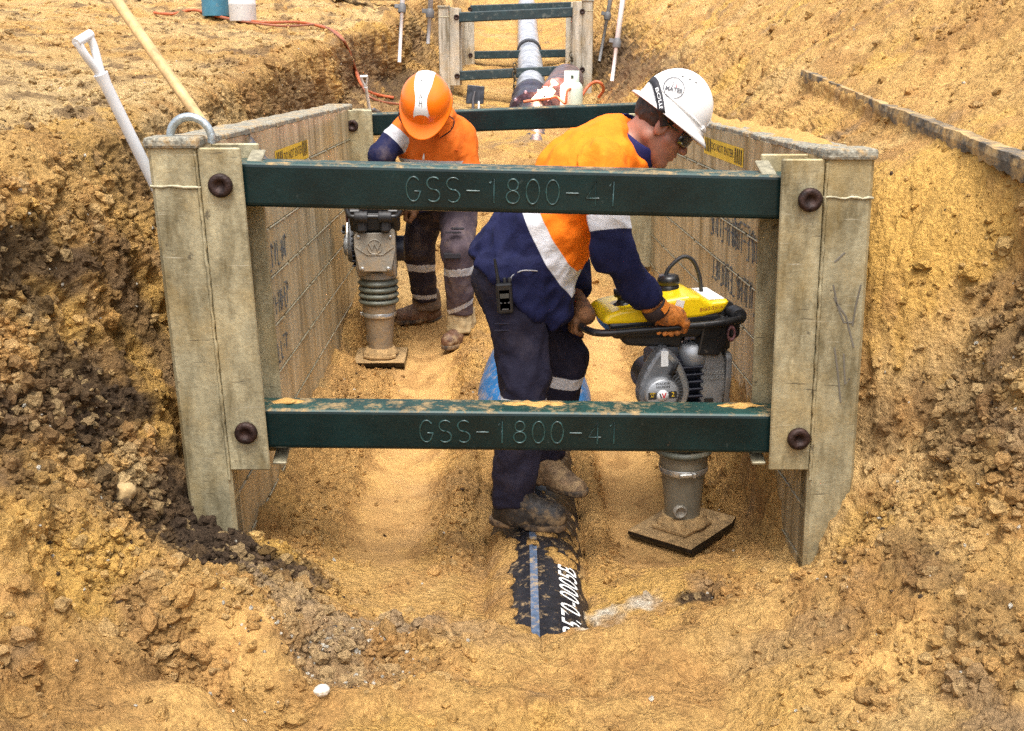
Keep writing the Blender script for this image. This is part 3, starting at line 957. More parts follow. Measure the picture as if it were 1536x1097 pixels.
# ------------------------------------------------------------------ trench shields
def metal_panel_mat(name, c, warm=0.0, zs=.05, grime=1.0):
    """weathered aluminium: olive grime in vertical runs, bare patches, rust-brown stains"""
    m = bpy.data.materials.new(name)
    m.use_nodes = True
    nt = m.node_tree; L = nt.links.new
    b = nt.nodes['Principled BSDF']
    tc = nd(nt, 'ShaderNodeTexCoord')
    mp = nd(nt, 'ShaderNodeMapping'); mp.inputs['Scale'].default_value = (1, 1, zs); L(tc.outputs['Object'], mp.inputs['Vector'])
    s = nd(nt, 'ShaderNodeTexNoise', i_Scale=11.0, i_Detail=9.0, i_Roughness=.62); L(mp.outputs['Vector'], s.inputs['Vector'])
    q = nd(nt, 'ShaderNodeTexNoise', i_Scale=3.2, i_Detail=8.0, i_Roughness=.7); L(tc.outputs['Object'], q.inputs['Vector'])
    f = nd(nt, 'ShaderNodeTexNoise', i_Scale=60.0, i_Detail=6.0, i_Roughness=.75); L(tc.outputs['Object'], f.inputs['Vector'])
    r = nd(nt, 'ShaderNodeValToRGB')
    el = r.color_ramp.elements
    c = np.array(c)
    el[0].position = .32; el[0].color = (*(c * np.array((.42, .38, .30))), 1)
    el[1].position = .68; el[1].color = (*np.clip(c * 1.45, 0, 1), 1)
    e = el.new(.5); e.color = (*c, 1)
    L(s.outputs['Fac'], r.inputs['Fac'])
    r2 = nd(nt, 'ShaderNodeMapRange'); r2.inputs['From Min'].default_value = .46; r2.inputs['From Max'].default_value = .68
    r2.inputs['To Max'].default_value = .75
    L(q.outputs['Fac'], r2.inputs['Value'])
    mx = nd(nt, 'ShaderNodeMix', data_type='RGBA')
    L(r2.outputs[0], mx.inputs[0]); L(r.outputs['Color'], mx.inputs[6])
    mx.inputs[7].default_value = (*(c * np.array((1.0, .80, .50)) * (1 + warm)), 1)
    r3 = nd(nt, 'ShaderNodeMapRange'); r3.inputs['From Min'].default_value = .3; r3.inputs['From Max'].default_value = .7
    r3.inputs['To Min'].default_value = .72; r3.inputs['To Max'].default_value = 1.22
    L(f.outputs['Fac'], r3.inputs['Value'])
    m2 = nd(nt, 'ShaderNodeMix', data_type='RGBA', blend_type='MULTIPLY'); m2.inputs[0].default_value = 1
    L(mx.outputs[2], m2.inputs[6]); L(r3.outputs[0], m2.inputs[7])
    last = m2.outputs[2]
    for (rot, sc_, lo_, hi_, col_, amt) in (((.5, .9, .2), (2.5, 2.5, 60), .655, .70, (.52, .48, .36), .7), ((-.4, .3, .8), (3, 3, 45), .66, .70, (.06, .05, .035), .75), ((0, 0, 0), (5, 5, 1.1), .60, .72, tuple(c * np.array((.42, .38, .30))), .8),
                                            ((.2, .1, .3), (9, 9, 9), .66, .71, (.05, .04, .03), .7), ((0, .2, 0), (2.2, 2.2, .5), .60, .75, (.30, .20, .055), .55)):
        mp2 = nd(nt, 'ShaderNodeMapping'); mp2.inputs['Rotation'].default_value = rot; mp2.inputs['Scale'].default_value = sc_; L(tc.outputs['Object'], mp2.inputs['Vector'])
        n4 = nd(nt, 'ShaderNodeTexNoise', i_Scale=2.2, i_Detail=5.0, i_Roughness=.6); L(mp2.outputs['Vector'], n4.inputs['Vector'])
        r4 = nd(nt, 'ShaderNodeMapRange'); r4.inputs['From Min'].default_value = lo_; r4.inputs['From Max'].default_value = hi_; r4.inputs['To Max'].default_value = amt * grime
        L(n4.outputs['Fac'], r4.inputs['Value'])
        m4 = nd(nt, 'ShaderNodeMix', data_type='RGBA'); L(r4.outputs[0], m4.inputs[0]); L(last, m4.inputs[6]); m4.inputs[7].default_value = (*col_, 1); last = m4.outputs[2]
    L(last, b.inputs['Base Color'])
    b.inputs['Metallic'].default_value = .4
    rr = nd(nt, 'ShaderNodeMapRange'); rr.inputs['To Min'].default_value = .25; rr.inputs['To Max'].default_value = .70
    L(q.outputs['Fac'], rr.inputs['Value']); L(rr.outputs[0], b.inputs['Roughness'])
    bp = nd(nt, 'ShaderNodeBump', i_Strength=.5, i_Distance=.004)
    ad = nd(nt, 'ShaderNodeMath', operation='ADD'); L(f.outputs['Fac'], ad.inputs[0]); L(s.outputs['Fac'], ad.inputs[1])
    L(ad.outputs[0], bp.inputs['Height']); L(bp.outputs['Normal'], b.inputs['Normal'])
    return m
ALU = metal_panel_mat('grimy_aluminium', (.34, .302, .19), zs=.3)
ALU_IN = metal_panel_mat('stained_inner_wall', (.47, .405, .265), .05, grime=.55)
ALU2 = metal_panel_mat('pale_weathered_panel', (.44, .40, .32), zs=.12)
BEAD = mat('weld_bead', (.36, .32, .21), .45, .4, var=.3, vscale=60)
CAULK = mat('weathered_top_edge', (.27, .255, .20), .8, .1, var=.55, vscale=70, bump=1, bscale=80, dirt=(.42, .27, .11), dirt_amt=.45, dscale=14)
GREEN = mat('dark_green_paint', (.0028, .0135, .0138), .3, 0, var=.35, vscale=5, bump=.2, bscale=90, dirt=(.03, .04, .033), dirt_amt=.14, dscale=26, coat=.08, spec=.3)
def chips(m, scale, lo, col):
    nt = m.node_tree; L = nt.links.new
    b = nt.nodes['Principled BSDF']
    src = b.inputs['Base Color'].links[0].from_socket
    tc = nd(nt, 'ShaderNodeTexCoord')
    n = nd(nt, 'ShaderNodeTexNoise', i_Scale=scale, i_Detail=9.0, i_Roughness=.78); L(tc.outputs['Object'], n.inputs['Vector'])
    r = nd(nt, 'ShaderNodeMapRange'); r.inputs['From Min'].default_value = lo; r.inputs['From Max'].default_value = lo + .02; L(n.outputs['Fac'], r.inputs['Value'])
    mx = nd(nt, 'ShaderNodeMix', data_type='RGBA'); L(r.outputs[0], mx.inputs[0]); L(src, mx.inputs[6]); mx.inputs[7].default_value = (*col, 1)
    L(mx.outputs[2], b.inputs['Base Color'])
chips(GREEN, 9.0, .69, (.075, .04, .022))
chips(GREEN, 30.0, .70, (.16, .17, .15))
GREEN_DUSTY = mat('dusty_green_paint', (.006, .040, .033), .5, 0, var=.3, vscale=9, dirt=(.36, .235, .10), dirt_amt=.42, dscale=16)
GREEN2 = mat('faded_green_paint', (.008, .027, .031), .45, 0, var=.3, vscale=9, dirt=(.12, .13, .11), dirt_amt=.3, dscale=14)
RUSTPIN = mat('rusty_pin', (.035, .017, .013), .55, .5, var=.5, vscale=40, bump=.6, bscale=120)
YEL = mat('yellow_sticker', (.75, .48, .03), .5, var=.12, vscale=30, dirt=(.35, .26, .1), dirt_amt=.25, dscale=40)
INK = mat('black_ink', (.02, .018, .015), .6)
BLUEINK = mat('worn_blue_paint', (.06, .075, .095), .7, var=.6, vscale=50, dirt=(.22, .19, .12), dirt_amt=.5, dscale=60)
REDINK = mat('red_spray_paint', (.40, .045, .03), .7, var=.4, vscale=40)
GALV = mat('galvanised_steel', (.40, .45, .47), .42, .75, var=.25, vscale=45, bump=.5, bscale=90, dirt=(.36, .27, .15), dirt_amt=.2, dscale=30)
SANDM = mat('loose_sand', (.47, .275, .088), .95, var=.25, vscale=60, bump=1, bscale=140, spec=.15)

def lerp(a, b, t): return a + (b - a) * t

def trench_box(name, label, Yn, Yf, XL, XR, zt, zb, zpl, lean, struts, panel_m, inner_m, strut_m, dust_m, planks=.19, detail=True):
    """XL, XR: inner faces (near, far); zt: tops ((Lnear, Lfar), (Rnear, Rfar)); zb panel bottom; zpl plate bottom; lean dx per metre of fall"""
    root = thing(name, label, 'trench box', (0.5 * (XL[0] + XR[0]), Yn, zb))
    inv = Matrix.Translation(-root.location)
    def child(mb, nm, mats, parent=root, off=True):
        o = mb.build(nm, mats, parent)
        if parent is root: o.matrix_parent_inverse = inv
        return o
    TH = .15
    for side, (X0, X1), (z0, z1) in ((-1, XL, zt[0]), (1, XR, zt[1])):
        def W(v):   # v: (outward, along, height)
            t = (v.y - Yn) / (Yf - Yn)
            x = lerp(X0, X1, t) + side * v.x + lean * (lerp(z0, z1, t) - v.z)
            return (x, v.y, v.z)
        # panel core with end tubes: a closed block, then planks on its inner face
        mb = MB()
        n = 14
        def quadstrip(u0, u1, ya, yb, lo, hi, mi=0):
            vs, fs = [], []
            for i in range(n + 1):
                yv = lerp(ya, yb, i / n)
                top = lerp(z0, z1, (yv - Yn) / (Yf - Yn)) + hi
                for u, z in ((u0, lo), (u1, lo), (u1, top), (u0, top)):
                    vs.append((u, yv, z))
            for i in range(n):
                for k in range(4):
                    fs.append((i * 4 + k, i * 4 + (k + 1) % 4, (i + 1) * 4 + (k + 1) % 4, (i + 1) * 4 + k))
            fs += [[3, 2, 1, 0], [n * 4 + k for k in range(4)]]
            mb.add(vs, fs, mi)
        quadstrip(.006, TH, Yn + .012, Yf - .012, zb, -.012)
        # planks: inner face boards with a rebate between, tops following the panel's rake
        k = 0
        L = Yf - Yn
        while True:
            hi = -.012 - k * planks
            lo = hi - planks + .007
            zz0, zz1 = z0 + hi, z1 + hi
            if zz0 < zb + .03: break
            vs = []
            for (yv, a) in ((Yn + .02, 0), (Yf - .02, 1)):
                zh = lerp(z0, z1, a) + hi; zl = max(zb, lerp(z0, z1, a) + lo)
                vs += [(.0065, yv, zl), (0, yv, zl + .004), (0, yv, zh - .004), (.0065, yv, zh)]
            mb.add(vs, [(0, 1, 5, 4), (1, 2, 6, 5), (2, 3, 7, 6)], 1)
            # bright seam in the rebate, broken into stitch lengths
            if k > 0 and detail:
                yv = Yn + .2
                while yv < Yf - .15:
                    ln = random.uniform(.16, .4)
                    ye = min(yv + ln, Yf - .12)
                    za = lerp(z0, z1, (yv - Yn) / L) + hi + .0035; zc = lerp(z0, z1, (ye - Yn) / L) + hi + .0035
                    mb.tube([(-.0005, yv, za), (-.0005, ye, zc)], .0042, 6, 2)
                    yv = ye + random.uniform(.012, .05)
            k += 1
        # rounded, crusted near and far end tubes
        for ye, s in ((Yn, 1), (Yf, -1)):
            zz = z0 if s > 0 else z1
            mb.box((TH / 2, ye + s * .045, (zz + zb) / 2), (TH, .09, zz - zb - .02), bev=.012, mi=0)
            mb.box((TH / 2, ye + s * .05, zz - .006), (TH + .012, .125, .034), bev=.010, mi=3, seg=2)
            mb.tube([(.0 + TH * i / 9, ye - s * .001 + .0, zz - .135 + random.uniform(-.003, .003)) for i in range(10)], [.0045 + random.uniform(-.001, .002) for _ in range(10)], 6, 2)
        # ragged capping along the top
        m = 40
        for i in range(m):
            ya = lerp(Yn + .11, Yf - .11, i / m); yb = lerp(Yn + .11, Yf - .11, (i + .96) / m)
            zc = lerp(z0, z1, (ya - Yn) / L)
            mb.box((TH / 2 + random.uniform(-.004, .004), (ya + yb) / 2, zc - .008), (TH + .004, (yb - ya) + .006, .016 + random.uniform(0, .010)), bev=.004, mi=3)
        mb.map(W)
        pmb = mb
        # posts: channel of front and back flange with web, at both ends
        for ye, s, zz in ((Yn, 1, z0), (Yf, -1, z1)):
            mb = MB()
            pb = zpl
            mb.box((-.062, ye + s * .010, (zz - .02 + pb) / 2), (.130, .014, zz - .02 - pb), bev=.004, mi=0)
            mb.box((-.072, ye + s * .185, (zz - .02 + pb) / 2), (.150, .014, zz - .02 - pb), bev=.004, mi=0)
            mb.box((-.008, ye + s * .097, (zz - .03 + pb + .02) / 2), (.014, .158, zz - .05 - pb), mi=0)
            if detail:
                # weld bead down the joint with the panel's end
                pts = [(.006 + random.uniform(-.002, .002), ye - s * .001, lerp(zz - .03, pb - .03, i / 60)) for i in range(61)]
                mb.tube(pts, [.0052 + random.uniform(-.0015, .002) for _ in pts], 6, 0)
                # small lugs above each strut seat
                for hz in (zz - .06, zb + .72):
                    mb.box((-.15, ye + s * .10, hz), (.045, .12, .012), rot=(.3 * s, 'X'), bev=.003, mi=1)
            mb.map(W)
            po = child(mb, 'post', [panel_m, BEAD])
        if detail and side < 0:
            mb = MB()
            M = Matrix.Translation((.03, Yn + .06, z0 + .005)) @ Matrix.Rotation(PI / 2, 4, 'X')
            mb.torus(.062, .0125, M, -.25, PI + .25, 28, 12)
            mb.map(lambda v: W(v))
            child(mb, 'lifting_ring', GALV)
        # sticker and lettering on the inner face
        stk = []
        if detail:
            def sticker(y0, y1, zd, h, txt):
                mb = MB()
                sg = -1 if side > 0 else 1
                zc = lerp(z0, z1, (y0 - Yn) / L) - zd
                zc1 = lerp(z0, z1, (y1 - Yn) / L) - zd
                mb.add([(-.002, y0, zc - h / 2), (-.002, y1, zc1 - h / 2), (-.002, y1, zc1 + h / 2), (-.002, y0, zc + h / 2)], [(0, 1, 2, 3)])
                ln = y1 - y0
                for q in range(4):
                    for base_ in (.03, .80):
                        a = y0 + ln * (base_ + q * .045); b_ = a + ln * .02
                        mb.add([(-.004, a, zc - h * .4), (-.004, b_, zc - h * .4), (-.004, b_, zc + h * .4), (-.004, a, zc + h * .4)], [(0, 1, 2, 3)], 1)
                vs, fs = text_geo(txt, h * .62)
                wdt = max(v[0] for v in vs) - min(v[0] for v in vs)
                sc_ = ln * .56 / wdt
                mb.add([(-.004, (y0 + y1) / 2 + (v[0] * sc_ if side < 0 else -v[0] * sc_), zc + v[1]) for v in vs], fs, 1)
                mb.map(W)
                stk.append(mb)
            if side < 0:
                sticker(Yn + 1.15, Yn + 1.95, .15, .085, 'DO NOT ENTER')
            else:
                sticker(Yn + 1.05, Yn + 1.85, .10, .075, 'DO NOT ENTER')
            # worn stencil: rows of broken upright strokes, and a splash of red
            mb = MB()
            rs = random.Random(5 + side)
            rows = ((Yn + .75, Yn + 1.25, .50, .10), (Yn + .62, Yn + 1.22, .69, .10), (Yn + .60, Yn + 1.1, .88, .08)) if side < 0 else \
                   ((Yn + .72, Yn + 1.65, .42, .13), (Yn + .72, Yn + 1.60, .62, .11))
            for (a, b_, zd, h) in rows:
                yv = a
                while yv < b_:
                    wd = rs.uniform(.035, .055)
                    zc = lerp(z0, z1, (yv - Yn) / L) - zd
                    kind_ = rs.randrange(5)
                    segs = {0: [((0, 0), (0, 1)), ((1, 0), (1, 1)), ((0, 1), (1, 1))], 1: [((0, 0), (0, 1)), ((0, 0), (1, 0))], 2: [((0, 0), (0, 1)), ((0, 1), (1, .8)), ((1, .8), (0, .5))],
                            3: [((0, 0), (0, 1)), ((1, 0), (1, 1)), ((0, .5), (1, .5))], 4: [((0, 0), (0, 1)), ((0, 1), (1, 1)), ((0, .5), (.8, .5)), ((0, 0), (1, 0))]}[kind_]
                    for (p, q) in segs:
                        if rs.random() < .18: continue
                        A = Vector((-.002, yv + p[0] * wd * .75, zc - h / 2 + p[1] * h)); B = Vector((-.002, yv + q[0] * wd * .75, zc - h / 2 + q[1] * h))
                        A = A.lerp(B, rs.uniform(0, .15)); B = B.lerp(A, rs.uniform(0, .15))
                        mb.tube([A, B], rs.uniform(.0035, .006), 5, 0)
                    yv += wd + .014
            mb.map(lambda v: W(Vector((min(v.x, -.0005) if v.x > -.004 else -.003, v.y, v.z))))
            pmb.add(mb.v, mb.f, 4)
            if side > 0:
                mb = MB()
                for (yy0, zd0, zd1, r) in ((Yn + .235, .20, .42, .012), (Yn + .25, .42, .52, .02), (Yn + .225, .45, .56, .010), (Yn + .235, .78, .86, .006)):
                    mb.tube([(-.0, yy0 + .004 * math.sin(q * 2.1), z0 - lerp(zd0, zd1, q / 8)) for q in range(9)], [r * (.5 + .5 * math.sin(PI * (q + .6) / 9.2)) for q in range(9)], 8, 0)
                mb.map(lambda v: W(Vector((max(-.003, min(.002, v.x)), v.y, v.z))))
                pmb.add(mb.v, mb.f, 5, None, True)
                mb = MB()
                for pts in ([(.045, .40), (.06, .46), (.09, .50), (.12, .60)], [(.13, .40), (.118, .47), (.112, .53)], [(.05, .44), (.085, .52), (.11, .52)],
                            [(.06, .60), (.075, .68), (.09, .78)], [(.09, .62), (.10, .72), (.115, .70)], [(.045, .33), (.075, .30)]):
                    mb.tube([(a, Yn + .0005, z0 - b_) for a, b_ in pts], .0035, 5)
                mb.map(lambda v: W(Vector((v.x, max(v.y, Yn - .0015), v.z))))
                pmb.add(mb.v, mb.f, 6)
        pn = child(pmb, 'side_panel', [panel_m, inner_m, BEAD, CAULK, BLUEINK, REDINK, mat('grey_marker', (.12, .105, .08), .8)])
        for q in stk: q.build('sticker', [YEL, INK], pn)
    # struts with their pins
    for (end, A, B, txt, hh) in struts:
        A, B = Vector(A), Vector(B)
        s = 1 if end == 'n' else -1
        ax = (B - A).normalized()
        Mx = frame(A, ax, Vector((0, 1, 0)), ax.cross(Vector((0, 1, 0))))
        Ln = (B - A).length
        mb = MB()
        mb.box((Ln / 2, 0, 0), (Ln + .10, hh, hh), bev=.014, seg=3, M=Mx)
        for f in range(len(mb.f)):       # upper face carries dust
            zc = sum(mb.v[i][2] for i in mb.f[f]) / len(mb.f[f])
            if zc > A.z + (B.z - A.z) * .5 + hh * .5 - .008 and detail:
                nz = abs(sum(mb.v[i][2] for i in mb.f[f][:1]))
                mb.m[f] = 1
        if txt:
            gw = .0602
            wtot = gw * len(txt)
            x0 = Ln * .499 - wtot / 2
            for i, ch in enumerate(txt):
                for pl in STROKES[ch]:
                    pts = [(x0 + i * gw + p[0] * .066, -hh / 2 - .0005, -.038 + p[1] * .074) for p in pl]
                    if len(pts) == 2: pts = [tuple(Vector(pts[0]).lerp(Vector(pts[1]), q / 5)) for q in range(6)]
                    mb.tube(pts, [.0028 + random.uniform(-.0008, .0008) for _ in pts], 6, 2, Mx)
        child(mb, 'strut', [strut_m, dust_m, mat('welded_letter_paint', (.016, .05, .048), .3, 0, var=.4, vscale=60, coat=.3)])
        for e, off, sg in ((A, -.055, -1), (B, .055, 1)):
            c = e + ax * off
            mb = MB()
            yf = (Yn if s > 0 else Yf) - .012 if s > 0 else Yf - .185 - .012
            c = Vector((c.x, yf + .008, c.z))
            Mp = frame(c, (1, 0, 0), (0, 0, 1), (0, -1, 0))
            mb.lathe([(.036, 0), (.036, .012), (.030, .017), (.017, .018), (.014, .011), (.0, .011)], 24, 0, Mp)
            mb.tube([c + Vector((0, .004, 0)), c + Vector((0, .21, 0))], .016, 12)
            child(mb, 'pin', RUSTPIN)
    return root

Yn, Yf = 3.22, 6.93
strY = Yn + .017 + .0835
def onY(px, py, Y): return P(px, py, Y)
HS = .135
def strut_end(px, py, Yface, hh=HS):
    p = P(px, py, Yface)          # centre of the strut's front face
    return (p.x, Yface + hh / 2, p.z)
Yface = Yn + .03
farface = Yf - .03 - HS
box1 = trench_box('trench_box', 'grimy aluminium trench box with dark green struts around the two workers, nearest the camera', Yn, Yf,
    (-.936, -1.015), (.932, .86), ((1.52, 1.475), (1.487, 1.455)), -.22, .475, .026,
    [('n', strut_end(363, 277, Yface), strut_end(1183, 297, Yface), 'GSS-1800-41', HS),
     ('n', strut_end(399, 644, Yface), strut_end(1168, 652, Yface), 'GSS-1800-41', HS),
     ('f', strut_end(543, 188, farface), strut_end(950, 172, farface), None, HS)],
    ALU, ALU_IN, GREEN, GREEN_DUSTY)
# lower strut's lettering sits a little to the right in the photo; far lower pins
Y2, Y2f = 14.95, 18.45
box2 = trench_box('trench_box', 'pale weathered trench box farther up the trench around the grey wrapped pipe', Y2, Y2f,
    (-.835, -.76), (.935, 1.03), ((2.44, 2.47), (2.52, 2.55)), 1.05, 1.42, .0,
    [('n', strut_end(691, 26, Y2 + .03, .128), strut_end(867, 18, Y2 + .03, .128), None, .128),
     ('n', strut_end(692, 114, Y2 + .03, .128), strut_end(867, 105, Y2 + .03, .128), None, .128),
     ('f', strut_end(710, 14, Y2f - .16, .128), strut_end(857, 9, Y2f - .16, .128), None, .128),
     ('f', strut_end(711, 83, Y2f - .16, .128), strut_end(856, 80, Y2f - .16, .128), None, .128)],
    ALU2, ALU2, GREEN2, GREEN2, detail=False)

# sand lying on the near box
def sand_drift(pts, name_lbl, wdt):
    """low ragged drift along a polyline"""
    mb = MB()
    n = len(pts)
    vs, fs = [], []
    K = 9
    for i, p in enumerate(pts):
        e = math.sin(PI * (i + .15) / (n - .7))
        for k in range(K):
            u = k / (K - 1) * 2 - 1
            jig = float(pnoise(np.array([[p[0] * 30, p[1] * 30, u * 2.2]]))[0])
            h = max(0, (1 - u * u)) * p[3] * e * (1 + .8 * jig)
            vs.append((p[0] + jig * .01, p[1] + u * wdt * (.25 + .75 * e) * (.75 + .9 * jig), p[2] + h + .0005))
    for i in range(n - 1):
        for k in range(K - 1):
            fs.append((i * K + k, (i + 1) * K + k, (i + 1) * K + k + 1, i * K + k + 1))
    mb.add(vs, fs, 0, None, True)
    return mb
a, b = Vector(strut_end(399, 644, Yface)), Vector(strut_end(1168, 652, Yface))
for (t0, t1, h, yo, lbl) in ((.45, .60, .007, .02, 'thin drift of sand along the top of the lower green strut behind its lettering'),
                             (.0, .07, .010, .015, 'thin drift of sand at the left end of the lower green strut'),
                             (.88, .985, .007, .02, 'thin drift of sand at the right end of the lower green strut')):
    pts = []
    for i in range(36):
        p = a.lerp(b, lerp(t0, t1, i / 35)); pts.append((p.x, p.y + yo, p.z + HS / 2 - .002, h))
    o = sand_drift(pts, lbl, .04).build('sand_drift', SANDM)
    tag(o, lbl, 'sand')
pts = []
for i in range(50):
    t = i / 49
    yv = lerp(Yn + .12, Yf - .2, t)
    pts.append((lerp(.932, .86, t) + .08 + .0, yv, lerp(1.487, 1.455, t) + .004, .035 + .02 * math.sin(t * 9)))
mb = MB(); vs = []; fs = []
K = 11
for i, p in enumerate(pts):
    for k in range(K):
        u = k / (K - 1)
        jig = float(pnoise(np.array([[p[1] * 5, u * 3, 2.0]]))[0]) + .5 * float(pnoise(np.array([[p[1] * 17, u * 7, 5.0]]))[0])
        ee = math.sin(PI * min(1, (i + .2) / 9) / 2) * math.sin(PI * min(1, (49.2 - i) / 9) / 2)
        vs.append((p[0] - .068 + u * .155, p[1], p[2] - .014 + ee * max(0, .010 + .022 * jig + .026 * u) * min(1, u * 4) - max(0, u - .75) * .25))
for i in range(len(pts) - 1):
    for k in range(K - 1):
        fs.append((i * K + k, i * K + k + 1, (i + 1) * K + k + 1, (i + 1) * K + k))
mb.add(vs, fs, 0, None, True)
tag(mb.build('sand_drift', SANDM), 'long drift of sand spilt over the top of the right-hand box panel', 'sand')

# ------------------------------------------------------------------ the pipe being laid
PIPEM = mat('black_poly_pipe', (.012, .012, .016), .42, 0, var=.4, vscale=30, bump=.2, bscale=120, dirt=(.40, .27, .13), dirt_amt=.30, dscale=26)
STRIPE = mat('blue_pipe_stripe', (.075, .11, .175), .5, var=.3, vscale=40, dirt=(.36, .25, .12), dirt_amt=.42, dscale=34)
WHITEINK = mat('white_print', (.80, .80, .78), .6, var=.15, vscale=60)
def axis_pts(y0, y1, st):
    out = []
    yv = y0
    while yv < y1 + 1e-6:
        x, z = pipe_at(yv); out.append(Vector((float(x), yv, float(z)))); yv += st
    return out
pipe = thing('water_pipe', 'black plastic pipe with a blue stripe lying half buried under the worker in front', 'pipe', (.08, 2.5, -.26))
pinv = Matrix.Translation(-pipe.location)
mb = MB(); mb.tube(axis_pts(2.5, 13.2, .1), PIPE_R, 48)
o = mb.build('pipe_wall', PIPEM, pipe); o.matrix_parent_inverse = pinv
def on_pipe(yv, ang, lift=.0015):
    x, z = pipe_at(yv)
    return (float(x) + (PIPE_R + lift) * math.sin(ang), yv, float(z) + (PIPE_R + lift) * math.cos(ang))
mb = MB(); vs = []; fs = []
yy = np.arange(2.6, 5.0, .03)
for yv in yy:
    for q in range(5): vs.append(on_pipe(yv, -.075 + (q - 2) * .034))
for i in range(len(yy) - 1):
    for q in range(4): fs.append((i * 5 + q, i * 5 + q + 1, (i + 1) * 5 + q + 1, (i + 1) * 5 + q))
mb.add(vs, fs, 0, None, True)
o = mb.build('stripe', STRIPE, pipe); o.matrix_parent_inverse = pinv
vs, fs = text_geo('R570-0005B', .098)
x0 = min(v[0] for v in vs); x1 = max(v[0] for v in vs)
mb = MB(); mb.add([on_pipe(2.86 + (v[0] - x0) / (x1 - x0) * .46, .60 - v[1] * 6.0, .002) for v in vs], fs)
o = mb.build('printed_code', WHITEINK, pipe); o.matrix_parent_inverse = pinv

# blue flared sleeve round the pipe behind the front worker's legs
BLUE = mat('blue_plastic', (.015, .12, .31), .42, 0, var=.2, vscale=12, dirt=(.36, .25, .12), dirt_amt=.42, dscale=14)
mb = MB(); vs = []; fs = []
prof = [(5.85, .190), (5.65, .215), (5.4, .255), (5.15, .280), (4.95, .275), (4.82, .235), (4.80, .222)]
K = 40
for (yv, r) in prof:
    x, z = pipe_at(yv)
    for k in range(K + 1):
        q = -1.95 + 3.9 * k / K
        vs.append((float(x) + r * math.sin(q), yv + .015 * math.sin(q * 3), float(z) + .02 + r * math.cos(q)))
for i in range(len(prof) - 1):
    for k in range(K): fs.append((i * (K + 1) + k, i * (K + 1) + k + 1, (i + 1) * (K + 1) + k + 1, (i + 1) * (K + 1) + k))
mb.add(vs, fs, 0, None, True)
sl_ = mb.build('pipe_sleeve', BLUE)
md = sl_.modifiers.new('thick', 'SOLIDIFY'); md.thickness = .012
tag(sl_, 'flared blue plastic sleeve round the black pipe behind the front worker', 'pipe sleeve')

# far, grey wrapped pipe with collar at the weld
WRAP = mat('silver_wrap', (.50, .51, .54), .38, .35, var=.35, vscale=7, bump=.4, bscale=40, dirt=(.30, .24, .17), dirt_amt=.2, dscale=9)
fp = thing('wrapped_pipe', 'silver-grey wrapped pipe running away through the far trench box', 'pipe', (.24, 14.3, 1.2))
finv = Matrix.Translation(-fp.location)
pts = axis_pts(14.0, 26.4, .08)
rs = [.185 + (.012 if (i % 9) in (0, 1) else 0) + .003 * math.sin(i * 1.7) for i in range(len(pts))]
mb = MB(); mb.tube(pts, rs, 32)
o = mb.build('pipe_wall', WRAP, fp); o.matrix_parent_inverse = finv
mb = MB()
pa = axis_pts(18.9, 19.15, .05)
mb.tube(pa, [.215] * len(pa), 28)
o = mb.build('strap', mat('dark_strap', (.04, .04, .045), .6), fp); o.matrix_parent_inverse = finv
COLLAR = mat('heat_darkened_collar', (.045, .038, .06), .35, .35, var=.6, vscale=12, dirt=(.20, .13, .09), dirt_amt=.3, dscale=14)
cl_ = thing('pipe_collar', 'dark flanged pipe collar at the glowing weld below the far box', 'pipe collar', (.22, 12.9, 1.15))
cinv = Matrix.Translation(-cl_.location)
mb = MB()
pa = axis_pts(12.7, 14.1, .1)
mb.tube(pa, [.25, .262, .262, .262, .25, .225, .225, .225, .245, .245, .225, .225, .215, .2, .19][:len(pa)], 36)
o = mb.build('collar_body', COLLAR, cl_); o.matrix_parent_inverse = cinv
mb = MB()
c = Vector((float(pipe_at(13)[0]), 12.70, float(pipe_at(13)[1])))
for k in range(10):
    q = 2 * PI * k / 10
    mb = MB(); mb.lathe([(.026, 0), (.026, .02), (.016, .022), (.016, .05)], 6, 0, frame(c + Vector((math.cos(q) * .232, .0, math.sin(q) * .232 - .02)), (1, 0, 0), (0, 0, 1), (0, -1, 0)))
    o = mb.build('flange_bolt', mat('bolt_steel', (.25, .2, .24), .4, .7), cl_); o.matrix_parent_inverse = cinv
# second, bare pipe mouth right of the collar where the weld burns
mb = MB()
w0 = P(838, 148, 13.0); w1 = P(850, 122, 14.8)
mb.tube([w0, w0.lerp(w1, .5), w1], [.24, .24, .23], 32)
tag(mb.build('steel_pipe', mat('scorched_steel', (.16, .11, .12), .35, .5, var=.6, vscale=9, dirt=(.35, .2, .16), dirt_amt=.4, dscale=6)), 'scorched short steel pipe end lit by the weld beside the gas bottle', 'pipe end')
# the weld: burning gas, a lit flame
FL = mat('burning_gas', (1, .45, .25), .5, emit=(1.0, .42, .22), estr=7)
FL2 = mat('burning_gas_core', (1, .9, .8), .5, emit=(1.0, .86, .78), estr=14)
fl = thing('weld_flame', 'glowing pink-white weld flame at the pipe joint beside the gas bottle', 'flame', P(818, 140, 12.55))
iv = Matrix.Translation(-fl.location)
mb = MB()
for (px, py, r, sc) in ((812, 141, .055, (1, .5, 1.3)), (824, 136, .05, (1, .5, 1)), (829, 126, .035, (.8, .5, 1.2)), (805, 148, .04, (1.3, .5, .6))):
    mb.sphere(P(px, py, 12.56), r, 0, None, 2, (1, 1, 1))
mb.v = [(v[0] + .03 * math.sin(v[2] * 60), v[1], v[2] + .02 * math.sin(v[0] * 70)) for v in mb.v]
o = mb.build('flame', FL, fl); o.matrix_parent_inverse = iv
mb = MB()
for (px, py, r) in ((808, 144, .03), (815, 138, .032), (821, 143, .022)):
    mb.sphere(P(px, py, 12.50), r, 0, None, 2)
